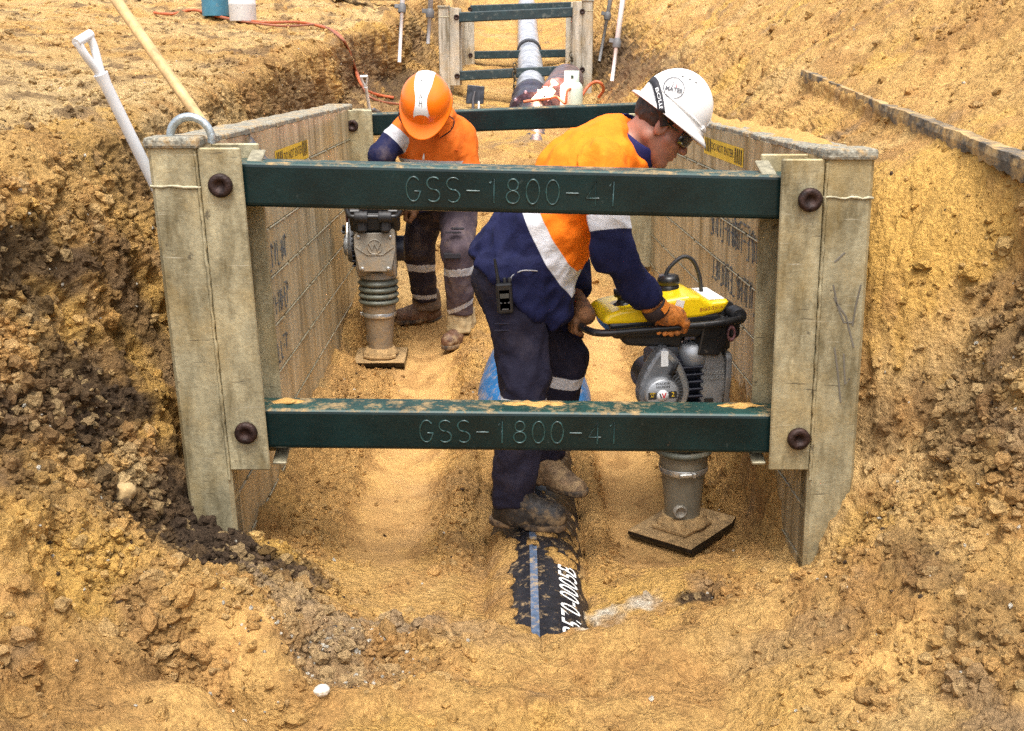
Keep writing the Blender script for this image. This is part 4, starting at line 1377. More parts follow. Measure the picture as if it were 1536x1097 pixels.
o = mb.build('flame_core', FL2, fl); o.matrix_parent_inverse = iv
pl = bpy.data.lights.new('weld_light', 'POINT'); pl.energy = 16; pl.color = (1, .55, .45); pl.shadow_soft_size = .08
po = put(bpy.data.objects.new('weld_light', pl)); po.location = P(822, 128, 12.35)

# ------------------------------------------------------------------ gas bottle and hoses
GASM = mat('pale_green_enamel', (.50, .60, .52), .4, var=.08, vscale=10, dirt=(.4, .33, .22), dirt_amt=.15, dscale=12)
g0 = P(857, 162, 12.4)
gas = thing('gas_bottle', 'pale green gas bottle standing beside the weld at the foot of the far box', 'gas bottle', (g0.x, 12.4, g0.z))
gas.scale = (.88, .88, .92)
mb = MB()
mb.lathe([(.10, -.02), (.135, 0), (.145, .03), (.145, .22), (.135, .27), (.10, .305), (.04, .325), (0, .33)], 36)
mb.build('tank', GASM, gas)
mb = MB()
mb.lathe([(.095, .29), (.095, .44), (.088, .44), (.088, .29)], 32, cap=False)
mb.build('guard_collar', GASM, gas)
mb = MB(); mb.tube([(0, 0, .31), (0, 0, .38)], .02, 12); mb.tube([(0, -.05, .37), (0, .05, .37)], .016, 10); mb.box((0, -.094, .37), (.035, .012, .035))
mb.build('valve', mat('valve_dark', (.05, .07, .05), .5), gas)
ORANGEHOSE = mat('orange_hose', (.48, .11, .035), .5, var=.2, vscale=20, dirt=(.36, .24, .12), dirt_amt=.25, dscale=20)
def smooth_path(pts, n=8):
    pts = [Vector(p) for p in pts]
    out = []
    for i in range(len(pts) - 1):
        p0 = pts[max(0, i - 1)]; p1 = pts[i]; p2 = pts[i + 1]; p3 = pts[min(len(pts) - 1, i + 2)]
        for k in range(n):
            t = k / n
            out.append(.5 * ((2 * p1) + (p2 - p0) * t + (2 * p0 - 5 * p1 + 4 * p2 - p3) * t * t + (-p0 + 3 * p1 - 3 * p2 + p3) * t ** 3))
    out.append(pts[-1])
    return out
def hose(nm, pts, r, m, label, cat='hose', group=None):
    mb = MB(); mb.tube(smooth_path(pts), r, 8)
    return tag(mb.build(nm, m), label, cat, group)
hose('gas_hose', [P(857, 133, 12.3), P(850, 138, 12.22), P(848, 155, 12.2), P(835, 146, 12.3), P(822, 148, 12.2), P(800, 151, 12.15), P(785, 153, 12.15)], .016, ORANGEHOSE, 'orange gas hose looping from the gas bottle to the weld')
hose('gas_hose', [P(873, 143, 12.4), P(882, 130, 12.5), P(893, 123, 12.5), P(902, 126, 12.5), P(905, 136, 12.6), P(898, 146, 12.7)], .018, ORANGEHOSE, 'orange hose arching over the sand right of the gas bottle')
def on_ground(px, py, Y0, Y1):
    """where the sight line through a pixel meets the ground between two depths"""
    lo = None
    for Yv in np.arange(Y0, Y1, .05):
        p = P(px, py, float(Yv))
        if p.z < ground_z(p.x, Yv): return Vector((p.x, Yv, ground_z(p.x, Yv)))
    p = P(px, py, Y1)
    return Vector((p.x, Y1, ground_z(p.x, Y1)))
pts = [on_ground(px, py, 6, 22) + Vector((0, 0, .02)) for px, py in ((232, 26), (258, 24), (290, 18), (320, 28), (350, 34), (400, 39), (450, 41), (485, 45), (505, 55), (515, 75), (525, 95), (533, 110), (545, 135), (565, 145), (590, 150))]
hose('power_cord', pts, .017, ORANGEHOSE, 'long orange cord lying over the left bank and down to the white shovel', 'cord')
pts = [on_ground(px, py, 6, 22) + Vector((0, 0, .02)) for px, py in ((300, 22), (340, 32), (380, 38), (430, 43), (480, 42), (510, 62), (522, 84), (537, 118), (556, 150), (600, 160))]
hose('power_cord', pts, .013, mat('dull_cord', (.30, .10, .05), .6, var=.3, vscale=20), 'thin dull red cord running beside the orange cord', 'cord')

# ------------------------------------------------------------------ buckets at the top of the left bank
def drum(name, label, base, r, h, m, extra=None):
    t = thing(name, label, 'drum', base)
    mb = MB()
    mb.lathe([(r * .94, 0), (r * .97, .01), (r * .97, h * .30), (r * 1.0, h * .32), (r * .97, h * .34), (r * .97, h * .62), (r, h * .64), (r * .97, h * .66), (r * .97, h - .03), (r * .9, h), (0, h)], 40)
    mb.build('drum_body', m, t)
    mb = MB(); mb.lathe([(r * 1.02, h - .035), (r * 1.04, h - .02), (r * 1.02, h + .012), (r * .5, h + .018), (0, h + .018)], 40)
    mb.build('lid', m, t)
    mb = MB(); mb.torus(r * .9, .006, Matrix.Translation((0, -r * .3, h - .05)) @ Matrix.Rotation(1.2, 4, 'X'), PI, 2 * PI, 20, 6)
    mb.build('handle', GALV, t)
    return t
bb = on_ground(325, 29, 8, 20); bw = on_ground(365, 33, 8, 20)
s1 = (bb.y * CP + .0) / 13.0
BLUEB = mat('blue_bucket_plastic', (.07, .27, .42), .45, var=.15, vscale=6, dirt=(.3, .28, .22), dirt_amt=.2, dscale=8)
WHITEB = mat('white_bucket_plastic', (.66, .66, .66), .5, var=.06, vscale=6, dirt=(.10, .09, .08), dirt_amt=.28, dscale=26)
k1 = bb.y / FPX; k2 = bw.y / FPX
drum('blue_drum', 'pale blue plastic drum on the left bank beside the white drum', bb, 20 * k1, 70 * k1, BLUEB)
drum('white_drum', 'mud-splashed white plastic drum on the left bank beside the blue one', bw, 19.5 * k2, 72 * k2, WHITEB)

# white board and red bag at the top edge
o1 = on_ground(545, 3, 10, 30)
mb = MB(); mb.box((0, 0, .05), (2.2, .25, .10), bev=.01)
ob = mb.build('white_board', mat('white_board_paint', (.6, .62, .65), .5, var=.1, vscale=6)); ob.location = on_ground(505, 3, 10, 30); ob.rotation_euler.z = .05
tag(ob, 'long white board lying across the far left bank', 'board')

# ------------------------------------------------------------------ shovels and poles
WHITEP = mat('white_painted_shaft', (.72, .73, .74), .4, var=.06, vscale=14, dirt=(.13, .11, .09), dirt_amt=.16, dscale=22)
WOOD = mat('pale_ash_wood', (.55, .35, .15), .55, var=.3, vscale=14, bump=.2, bscale=60)
BLADE = mat('shovel_steel', (.10, .10, .11), .5, .6, var=.4, vscale=20, dirt=(.3, .2, .1), dirt_amt=.4, dscale=14)
def shovel(label, top, foot, shaft_m, dgrip=True, r=.017, blade_len=.28, group=None, spin=0.0):
    top, foot = Vector(top), Vector(foot)
    t = thing('shovel', label, 'shovel', foot, group)
    M = axis_frame((0, 0, 0), top - foot, (0, 1, 0)) @ Matrix.Rotation(spin, 4, 'Z')
    L = (top - foot).length
    mb = MB()
    if dgrip:
        mb.tube([(0, 0, .0), (0, 0, L - .15), (0, 0, L - .115)], [r, r, r * 1.25], 14, 0, M)
        for s in (-1, 1):
            mb.tube(smooth_path([(0, 0, L - .125), (s * .012, 0, L - .085), (s * .026, 0, L - .035), (s * .027, 0, L)], 5), [r * .7] * 16, 10, 0, M)
        mb.build('shaft', shaft_m, t)
        mb = MB(); mb.tube([(-.037, 0, L), (.037, 0, L)], r * .8, 14, 0, M)
        mb.build('grip', shaft_m, t)
    else:
        mb.tube([(0, 0, 0), (0, 0, L * .3), (0, 0, L - .02), (0, 0, L)], [r * .95, r, r * 1.05, r * .7], 14, 0, M)
        mb.build('shaft', shaft_m, t)
    mb = MB()
    n, K = 12, 9
    vs, fs = [], []
    for i in range(n):
        z = .04 - blade_len * i / (n - 1)
        wd = .045 + .07 * min(1, i / 3) if i < n - 3 else .115 * (1 - ((i - n + 3) / 3.2) ** 2 * .6)
        for k in range(K):
            u = k / (K - 1) * 2 - 1
            vs.append((u * wd, .03 * u * u - .01, z))
    for i in range(n - 1):
        for k in range(K - 1): fs.append((i * K + k, i * K + k + 1, (i + 1) * K + k + 1, (i + 1) * K + k))
    mb.add(vs, fs, 0, M, True)
    b = mb.build('blade', BLADE, t)
    md = b.modifiers.new('t', 'SOLIDIFY'); md.thickness = .004
    return t
a = P(125, 58, 3.45); b = P(243, 300, 3.62)
shovel('white-shafted shovel leaning on the left bank behind the near box post', a, b + (b - a) * .55, WHITEP, True, .0185, spin=1.15)
a = P(160, -20, 4.45); b = P(312, 196, 4.0)
b.z = max(b.z, 1.40)
shovel('shovel with a long pale wooden handle standing behind the lifting ring', a, b + (b - a) * .10, WOOD, False, .021)
b = on_ground(555, 172, 7.2, 14); a = P(546, 115, b.y - .2)
shovel('white D-handled shovel stuck in the sand behind the orange-helmeted worker', a, b, WHITEP, True, .016, .2)
# black spade leaning blade up left of the weld
b = on_ground(712, 165, 8, 14.5)
t = thing('spade', 'black square spade standing blade up in the sand below the far box', 'spade', b)
kk = b.y / FPX
M = axis_frame((0, 0, 0), (.02, .1, 1), (0, 1, 0))
mb = MB(); mb.prism([(-13 * kk, 8 * kk), (13 * kk, 8 * kk), (14 * kk, 33 * kk), (-11 * kk, 35 * kk)], -.012, .012, 'xz', .006, 0, M)
mb.build('blade', mat('black_steel', (.045, .05, .06), .4, .5, var=.5, vscale=12), t)
mb = MB(); mb.tube([(-.02, -.02, -.1), (-.02, -.02, 14 * kk), (.0, -.018, 26 * kk)], [.02, .02, .012], 10, 0, M)
mb.build('socket', mat('dull_socket', (.12, .12, .13), .5, .5), t)
mb = MB(); mb.tube([(6 * kk, -.02, -.1), (6 * kk, -.02, 12 * kk)], .014, 10, 0, M)
mb.build('shaft', WHITEP, t)

COUP = mat('grey_coupling', (.10, .10, .10), .6)
def pole(label, pts, r, brk, m, nm='pole'):
    """dewatering spear: thin shaft with a coupling where it narrows"""
    a, b = Vector(pts[0]), Vector(pts[1])
    t = thing(nm, label, 'pole', b, 'thin poles standing along the trench walls')
    M = axis_frame((0, 0, 0), a - b, (0, 1, 0))
    L = (a - b).length
    mb = MB(); mb.tube([(0, 0, 0), (0, 0, L * brk), (0, 0, L * brk), (0, 0, L)], [r * .75, r * .75, r * 1.05, r * 1.05], 12, 0, M)
    mb.build('shaft', m, t)
    mb = MB(); mb.lathe([(r * 1.5, L * brk - .06), (r * 1.7, L * brk - .03), (r * 1.7, L * brk + .02), (r * 1.2, L * brk + .05)], 14, 0, M)
    mb.box((-r * 2.2, 0, L * brk + .02), (r * 2, r, r * 1.6), M=M)
    mb.build('coupling', COUP, t)
    return t
GREYP = mat('grey_pole', (.42, .42, .42), .45, .2, var=.15, vscale=10)
pole('white pole against the dark left wall just beyond the orange helmet', (P(606, -45, 13.6), P(599, 94, 13.2)), .028, .585, WHITEP)
pole('grey pole standing between the left wall and the far box', (P(649, -45, 14.4), P(642, 66, 14.3)), .032, .42, GREYP)
pole('white pole leaning on the dark right wall right of the far box', (P(940, -45, 13.4), P(918, 122, 13.0)), .030, .34, WHITEP)
pole('dull grey pole in the shaded recess right beside the far box', (P(924, -45, 16.2), P(899, 92, 16.0)), .030, .5, GREYP)

# chain hung over the lower strut of the far box, hook on the right
def chain_obj(label, c0, n, top):
    mb = MB()
    for i in range(n):
        M = Matrix.Translation(Vector(c0) + Vector((.012 * math.sin(i * 2.1), -.01, -i * .055))) @ Matrix.Rotation(PI / 2, 4, 'X') @ Matrix.Rotation((i % 2) * PI / 2 + .3, 4, 'Y') @ Matrix.Diagonal((.75, 1.25, 1, 1))
        mb.torus(.032, .009, M, n=16, k=8)
    return tag(mb.build('chain', mat('rusty_chain', (.11, .085, .05), .5, .6, var=.4, vscale=30)), label, 'chain')
c = P(772, 99, Y2 - .02)
chain_obj('short rusty chain hung over the lower strut of the far box', c, 6, None)
chain_obj('small chain with hook hanging from the far box post at right', P(857, 82, Y2 + .02), 4, None)

# stones one can tell apart
def stone(label, px, py, Y0, Y1, r, colr_, seed):
    p = on_ground(px, py, Y0, Y1)
    v = lambda q: ell(q, (0, 0, 0), (r, r * .8, r * .72)) + r * .20 * pnoise(q / r * .9 + seed) + r * .10 * pnoise(q / r * 2.6 + seed) + r * .07 * pnoise(q / r * 6 + seed)
    o = sdf_obj('stone', v, (-1.5 * r,) * 3, (1.5 * r,) * 3, r / 11, mat('stone_%d' % seed if False else 'stone_' + label.split()[0], colr_, .9, var=.2, vscale=20, bump=1, bscale=50, dirt=(.40, .26, .11), dirt_amt=.3, dscale=12))
    o.location = p + Vector((0, 0, r * .3))
    tag(o, label, 'stone')
stone('pale limestone lump on the dark soil left of the box foot', 186, 768, 2.6, 3.6, .042, (.40, .28, .13), 4)
stone('small white stone at the bottom edge of the picture', 485, 1078, 1.8, 3.0, .020, (.60, .56, .48), 13)
stone('charcoal-black pebble in the sand left of the pipe end', 503, 951, 2.0, 3.2, .014, (.035, .03, .028), 15)
# ------------------------------------------------------------------ vibratory rammers (local x forward, y left, z up)
CAST = mat('grey_casting', (.27, .27, .265), .42, .35, var=.2, vscale=16, bump=.3, bscale=110, dirt=(.30, .23, .14), dirt_amt=.22, dscale=16)
CASTD = mat('dusty_grey_casting', (.27, .245, .20), .55, .2, var=.2, vscale=14, bump=.3, bscale=110, dirt=(.33, .24, .14), dirt_amt=.45, dscale=10)
ENG = mat('engine_grey', (.20, .205, .215), .38, .5, var=.2, vscale=18, dirt=(.28, .22, .14), dirt_amt=.12, dscale=22)
ENGD = mat('engine_block_in_shadow', (.012, .014, .026), .45, .2, var=.3, vscale=12)  # dark navy carries the shadow over the crankcase in its colour
BLACKP = mat('black_plastic', (.012, .012, .013), .36, var=.3, vscale=20, dirt=(.25, .19, .12), dirt_amt=.12, dscale=20)
RUBBER = mat('black_rubber', (.016, .016, .018), .55, var=.3, vscale=20, dirt=(.24, .18, .11), dirt_amt=.15, dscale=18)
YELM = mat('yellow_tank_plastic', (.80, .55, .006), .32, var=.06, vscale=6, dirt=(.5, .34, .1), dirt_amt=.10, dscale=20, coat=.2)
SILV = mat('bright_steel', (.55, .55, .53), .32, .8, var=.15, vscale=30)
BADGE = mat('badge_silver', (.40, .41, .42), .4, .5, var=.08, vscale=20)
LEGP = mat('olive_grey_plastic', (.21, .195, .15), .42, .1, var=.15, vscale=10, dirt=(.33, .24, .14), dirt_amt=.22, dscale=8)
LEGD = mat('mud_caked_leg', (.25, .20, .14), .7, .0, var=.25, vscale=12, bump=.6, bscale=70, dirt=(.36, .25, .13), dirt_amt=.5, dscale=9)
BELM = mat('bellows_rubber', (.10, .105, .08), .5, var=.25, vscale=14, dirt=(.24, .19, .12), dirt_amt=.3, dscale=9)
SHOE = mat('black_shoe_steel', (.014, .012, .011), .38, .3, var=.4, vscale=20, dirt=(.20, .13, .07), dirt_amt=.18, dscale=14)
SHOETOP = mat('sand_covered_steel', (.37, .235, .10), .9, var=.3, vscale=30, bump=1, bscale=90, dirt=(.06, .04, .03), dirt_amt=.22, dscale=22)
LBL = mat('white_label', (.72, .72, .70), .5, var=.1, vscale=50)
REDM = mat('logo_red', (.55, .01, .02), .5)
ORM = mat('label_brown_red', (.33, .07, .02), .5)

def rammer(label, loc, yaw, lean, muddy):
    t = thing('rammer', label, 'rammer', loc, 'vibratory rammers compacting the sand')
    t.rotation_euler = (lean[0], lean[1], yaw)
    cast = CASTD if muddy else CAST
    legm = LEGD if muddy else LEGP
    # shoe
    mb = MB()
    prof = [(-.165, .022), (-.15, .004), (.12, 0), (.155, .014), (.175, .046), (.163, .050), (.135, .036), (-.165, .042)]
    mb.prism(prof, -.14, .14, 'xz', .004, 0)
    for f in range(len(mb.f)):
        zz = [mb.v[i][2] for i in mb.f[f]]
        if min(zz) > .034 and max(abs(mb.v[i][1]) for i in mb.f[f]) < .1395: mb.m[f] = 1
    R45 = Matrix.Rotation(.72 if not muddy else 0, 4, 'Z')
    mb.map(lambda v: R45 @ v)
    shoe = mb.build('shoe', [SHOE, SHOETOP], t)
    mb = MB()
    mb.prism([(-.10, -.075), (.07, -.09), (.105, -.05), (.105, .05), (.07, .09), (-.10, .075)], .042, .058, 'xy', .004)
    mb.lathe([(.098, .056), (.098, .066), (.085, .074), (.078, .09)], 28, 0)
    for (a, b) in ((-.075, -.05), (-.075, .05), (.075, -.05), (.075, .05)):
        mb.lathe([(.013, .058), (.013, .072), (.008, .074), (.008, .082)], 6, 0, Matrix.Translation((a, b, 0)))
    mb.map(lambda v: R45 @ v)
    mb.build('shoe_flange', SHOETOP, shoe)
    if not muddy:
        for k in range(26):
            pass
    # foot tube
    mb = MB()
    mb.lathe([(.064, .05), (.064, .085), (.067, .10), (.085, .285), (.090, .295), (.090, .335)], 36)
    mb.build('foot', legm, t)
    mb = MB(); mb.lathe([(.0915, .268), (.0925, .270), (.0925, .290), (.0915, .292)], 36, cap=False)
    mb.box((-.02, -.093, .279), (.05, .012, .014), bev=.003); mb.box((.012, -.096, .279), (.012, .014, .02), bev=.003)
    mb.build('hose_clamp', SILV, t)
    mb = MB()
    Mg = frame((-.030, -.066, .125), (1, 0, 0), (0, -.1, 1), (0, -1, -.1))
    mb.lathe([(.026, -.01), (.026, .008), (.019, .009), (.019, .003), (0, .003)], 22, 0, Mg)
    mb.build('sight_glass', CASTD, t)
    # bellows
    mb = MB()
    pr = []
    nb_ = 4
    for i in range(nb_):
        z0 = .335 + i * .034
        pr += [(.088, z0), (.104, z0 + .007), (.111, z0 + .017), (.104, z0 + .027), (.089, z0 + .034)]
    pr += [(.097, .475), (.100, .49), (.100, .51)]
    mb.lathe(pr, 40)
    mb.build('bellows', BELM, t)
    # crankcase with bolted cover
    mb = MB()
    mb.prism([(.0, .50), (.085, .50), (.108, .545), (.118, .60), (.118, .71), (.10, .755), (.03, .765), (.02, .60)], -.105, .105, 'xz', .012)
    mb.lathe([(.105, .485), (.105, .52)], 32)
    ck = mb.build('crankcase', cast, t)
    mb = MB()
    poly = [(-.075, .535), (.075, .535), (.085, .545), (.108, .65), (.108, .725), (.095, .742), (-.095, .742), (-.108, .725), (-.108, .65), (-.085, .545)]
    mb.prism(poly, .118, .140, 'yz', .005)
    cv = mb.build('cover', CASTD if muddy else cast, ck)
    mb = MB()
    for (a, b) in ((-.083, .722), (.083, .722), (-.068, .553), (.068, .553)):
        mb.lathe([(.010, 0), (.010, .006), (.006, .008), (0, .008)], 8, 0, frame((.140, a, b), (0, 1, 0), (0, 0, 1), (1, 0, 0)))
        mb.build('bolt', SILV, cv); mb = MB()
    Mc = frame((.141, 0, .668), (0, 1, 0), (0, 0, 1), (1, 0, 0))
    mb.torus(.038, .0032, Mc, n=32, k=6)
    mb.tube([(-.1, .0, .002), (-.04, -.042, .002), (.04, -.042, .002), (.1, .0, .002)], .0022, 5, 0, Mc)
    vs, fs = text_geo('W', .056, extr=.003)
    mb.add([(v[0] * 1.1, v[1], v[2] + .002) for v in vs], fs, 0, Mc)
    mb.build('raised_emblem', CASTD if muddy else cast, cv)
    vs, fs = text_geo('WACKER\nNEUSON', .019, extr=.0015)
    mb = MB()
    Ms = frame((.072, -.1065, .665), (1, 0, 0), (0, 0, 1), (0, -1, 0))
    mb.add(vs, fs, 0, Ms)
    mb.build('raised_lettering', mat('raised_letter_grey', (.36, .35, .32), .5, .3), ck)
    mb = MB()
    mb.box((.055, -.108, .555), (.032, .004, .05)); 
    mb.build('rating_plate', INK, ck)
    # engine at the rear: block, pear-shaped fan housing, recoil disc
    mb = MB()
    mb.box((-.05, .0, .62), (.17, .20, .24), bev=.015)
    mb.lathe([(.07, -.14), (.07, .14)], 24, 0, frame((-.10, 0, .62), (1, 0, 0), (0, 0, 1), (0, -1, 0)))
    for k in range(7):
        mb.box((-.05, -.02, .545 + k * .027), (.15, .23, .008), bev=.002)
    en = mb.build('engine_block', ENGD, t)
    ex, ez = -.135, .632
    pear = []
    for k in range(32):
        a = 2 * PI * k / 32
        r = .094
        x, z = r * math.cos(a), r * math.sin(a)
        if z > 0: x *= 1 - .42 * (z / .096) ** 1.5; z *= 1.75
        pear.append((ex + .008 + x, ez + z))
    mb = MB(); mb.prism(pear, -.165, -.10, 'xz', .014, 0, seg=3)
    fh = mb.build('fan_housing', ENG, en)
    mb = MB()
    rim = [(pear[k][0] + .0, pear[k][1]) for k in list(range(26, 32)) + list(range(0, 8))]
    for a, b in zip(rim[:-1], rim[1:]):
        pass
    pts = [(ex + .008 + (x - ex - .008) * .80, -.169, ez + (z - ez) * .84) for x, z in rim]
    vs, fs = [], []
    for i, p in enumerate(pts):
        q = Vector(p); c = Vector((ex, p[1], ez)); o_ = (q - c).normalized() * .0085
        vs += [q - o_, q + o_, q + o_ + Vector((0, .01, 0)), q - o_ + Vector((0, .01, 0))]
    for i in range(len(pts) - 1):
        for k in range(4): fs.append((i * 4 + k, i * 4 + (k + 1) % 4, i * 4 + 4 + (k + 1) % 4, i * 4 + 4 + k))
    mb.add(vs, fs)
    mb.build('guard_strip', SILV, fh)
    mb = MB()
    for k in range(13):
        a = -1.05 + k * .175
        c = Vector((ex + .073 * math.cos(a), -.1665, ez + .073 * math.sin(a)))
        mb.box(c, (.024, .004, .0055), rot=Matrix.Rotation(-a, 4, 'Y'))
        if k == 0: pass
    mb.build('cooling_slots', INK, fh)
    Mr = frame((ex - .008, -.164, ez), (1, 0, 0), (0, 0, 1), (0, -1, 0))
    mb = MB(); mb.lathe([(.060, 0), (.060, .016), (.056, .024), (.052, .027), (0, .028)], 40, 0, Mr)
    rd = mb.build('recoil_cover', BADGE, fh)
    mb = MB()
    for sx in (-1, 1):
        mb.add([(sx * .022, -.0125, .0286), (sx * .052, -.0125, .0280), (sx * .052, .0125, .0280), (sx * .022, .0125, .0286)], [(0, 1, 2, 3)] if sx > 0 else [(3, 2, 1, 0)], 0, Mr)
    mb.map(lambda v: v)
    for body, px_, py_, sz, mi in (('2', .037, .001, .024, 1), ('WM\n80', -.037, .004, .011, 1), ('WACKER\nNEUSON', 0, .037, .0125, 0)):
        vs, fs = text_geo(body, sz)
        mb.add([(px_ + v[0], py_ + v[1], .0292) for v in vs], fs, mi, Mr)
    mb.build('badge_panels', [INK, YEL], rd)
    mb = MB(); mb.lathe([(.0205, .0284), (.0205, .0296), (0, .0298)], 28, 0, Mr); wd_ = mb.build('emblem_disc', LBL, rd)
    mb = MB()
    mb.add([(-.014, .009, .0302), (-.009, .009, .0302), (-.002, -.010, .0302), (-.006, -.010, .0302)], [(3, 2, 1, 0)], 0, Mr)
    mb.add([(-.004, .009, .0302), (.0, .009, .0302), (.0045, -.003, .0302), (.009, .009, .0302), (.014, .009, .0302), (.0065, -.010, .0302), (.0025, -.010, .0302), (-.0, -.003, .0302)],
           [(0, 7, 6, 2, 1), (2, 6, 5, 4, 3)], 1, Mr)
    mb.build('emblem', [INK, REDM], wd_)
    mb = MB()
    mb.tube([(ex + .035, -.19, ez + .085), (ex + .02, -.19, ez + .07), (ex + .045, -.185, ez + .115)], [.012, .010, .008], 10)
    mb.build('starter_grip', RUBBER, fh)
    mb = MB(); mb.box((ex + .005, -.1665, ez + .125), (.026, .003, .055)); 
    mb.build('label_strip', LBL, fh)
    # black shroud under the tank
    mb = MB()
    mb.prism([(-.30, .825), (.08, .81), (.10, .86), (.085, .90), (-.32, .885)], -.12, .12, 'xz', .012)
    mb.prism([(-.25, .795), (-.05, .775), (-.04, .84), (-.29, .84)], -.11, .10, 'xz', .012)
    mb.box((.07, -.03, .79), (.13, .16, .10), bev=.02)
    mb.build('shroud', BLACKP, t)
    # air filter drum, exhaust
    mb = MB(); mb.lathe([(.035, 0), (.05, .005), (.05, .075), (.035, .08)], 28, 0, Matrix.Translation((-.0, -.075, .705)))
    mb.build('air_filter', BADGE, t)
    # tank
    prof = [(-.335, .880), (-.335, .90), (-.315, .918), (-.28, .928), (-.22, .935), (-.12, .955), (-.03, .966), (.01, .963), (.03, .947), (.05, .938), (.120, .942), (.112, .923), (.095, .898), (.02, .884), (-.10, .876), (-.25, .876)]
    mb = MB(); mb.prism(prof, -.122, .122, 'xz', .014, 0, seg=3)
    tk = mb.build('fuel_tank', YELM, t)
    vs, fs = text_geo('BS60-2plus', .019)
    mb = MB(); Mt = frame((.050, -.1232, .917), (1, 0, .10), (0, 0, 1), (0, -1, 0))
    mb.add(vs, fs, 0, Mt); mb.build('model_lettering', ORM, tk)
    mb = MB(); mb.box((-.065, -.1232, .938), (.03, .002, .03), rot=(.25, 'Y')); mb.build('sticker', LBL, tk)
    mb = MB(); mb.box((.078, 0, .942), (.06, .19, .005), bev=.002); mb.build('top_plate', LBL, tk)
    mb = MB(); mb.lathe([(.040, .898), (.030, .905), (.024, .912), (.024, .925), (.036, .928), (.038, .950), (.034, .954), (0, .954)], 26, 0, Matrix.Translation((-.24, -.03, .03)))
    mb.build('fuel_cap', BLACKP, tk)
    mb = MB(); mb.lathe([(.036, .92), (.038, .93), (.038, .945), (.034, .947), (.040, .952), (.040, .968), (.034, .982), (0, .984)], 26, 0, Matrix.Translation((-.06, .03, .03)))
    mb.build('filter_cap', BLACKP, tk)
    mb = MB(); mb.tube(smooth_path([(-.075, .03, .99), (-.06, .03, 1.035), (-.01, .03, 1.075), (.03, .03, 1.06), (.055, .03, 1.005), (.065, .03, .94)], 6), .0075, 10)
    mb.build('throttle_cable', RUBBER, t)
    # handle: closed loop of tube, round rubber buffers at the front
    W_ = .145
    hz_ = -.042 if muddy else 0.0
    loop = [(.165, 0, .872 + hz_), (.165, .10, .872 + hz_), (.15, W_ - .02, .87 + hz_ * .8), (.09, W_, .868), (0, W_, .864), (-.20, W_, .860), (-.34, W_, .858), (-.385, W_ - .05, .858), (-.395, 0, .858)]
    loop = loop + [(x, -y, z) for x, y, z in loop[-2::-1]]
    mb = MB(); mb.tube(smooth_path(loop, 5), .0132, 12)
    hd = mb.build('handle', BLACKP, t)
    for sy_ in (-1, 1):
        mb = MB(); mb.lathe([(.027, -.034), (.031, -.025), (.028, -.012), (.032, 0), (.028, .012), (.031, .025), (.027, .034)], 20, 0, frame((.165, sy_ * .062, .872 + hz_), (1, 0, 0), (0, 0, 1), (0, -1, 0)))
        mb.box((.15, sy_ * .062, .83 + hz_), (.05, .055, .08), bev=.012)
        mb.build('rubber_mount', RUBBER, hd)
    mb = MB()
    for y0_ in (-.13, .07):
        mb = MB(); mb.prism([(.0, .75), (.08, .74), (.115, .80), (.135, .855), (.10, .885), (.02, .86)], y0_, y0_ + .06, 'xz', .008)
        mb.build('bracket', BLACKP, t)
    mb = MB()
    mb = MB(); mb.torus(.018, .006, frame((.12, -.14, .825), (1, 0, 0), (0, 0, 1), (0, -1, 0)) @ Matrix.Diagonal((.7, 1.3, 1, 1)), n=20, k=8)
    mb.build('strap_ring', mat('striped_strap', (.10, .04, .04), .5, var=1.0, vscale=60), hd)
    return t
g = P(1023, 798, 3.77)
rammer('yellow-topped rammer at right gripped by the worker in front', (g.x, 3.77, ground_z(g.x, 3.77) + .004), math.radians(9), (0, math.radians(-1.5), 0), False)
g = P(571, 524, 5.7)
rammer('mud-caked rammer with its round emblem facing the camera by the left wall', (g.x, 5.7, ground_z(g.x, 5.7) + .004), math.radians(-88), (0, 0, 0), True)
# ------------------------------------------------------------------ people
SKIN = mat('skin', (.335, .145, .092), .5, var=.12, vscale=30, bump=.15, bscale=150)
HAIR = mat('dark_brown_hair', (.035, .02, .013), .6, var=.5, vscale=90)
NAVY = (.0075, .0095, .046)
GLOVE = mat('orange_work_glove', (.58, .19, .028), .7, var=.35, vscale=40, bump=.6, bscale=120, dirt=(.09, .05, .03), dirt_amt=.42, dscale=26)
GLOVED = mat('brown_work_glove', (.20, .085, .03), .75, var=.35, vscale=40, bump=.6, bscale=120, dirt=(.06, .04, .03), dirt_amt=.4, dscale=26)
BOOTB = mat('black_boot_leather', (.03, .025, .022), .55, var=.4, vscale=30, bump=.5, bscale=100, dirt=(.30, .20, .10), dirt_amt=.45, dscale=16)
BOOTS = mat('sandy_boot_leather', (.17, .105, .055), .75, var=.4, vscale=30, bump=.7, bscale=100, dirt=(.36, .24, .12), dirt_amt=.5, dscale=18)
BOOTR = mat('brown_boot_leather', (.13, .062, .034), .6, var=.35, vscale=30, bump=.6, bscale=100, dirt=(.32, .22, .12), dirt_amt=.4, dscale=18)
SOLE = mat('boot_sole', (.05, .035, .025), .8, var=.4, vscale=30, dirt=(.28, .18, .09), dirt_amt=.5, dscale=18)
GAITER = mat('tan_gaiter', (.42, .31, .16), .85, var=.25, vscale=18, bump=.6, bscale=60, dirt=(.2, .13, .07), dirt_amt=.25, dscale=14)

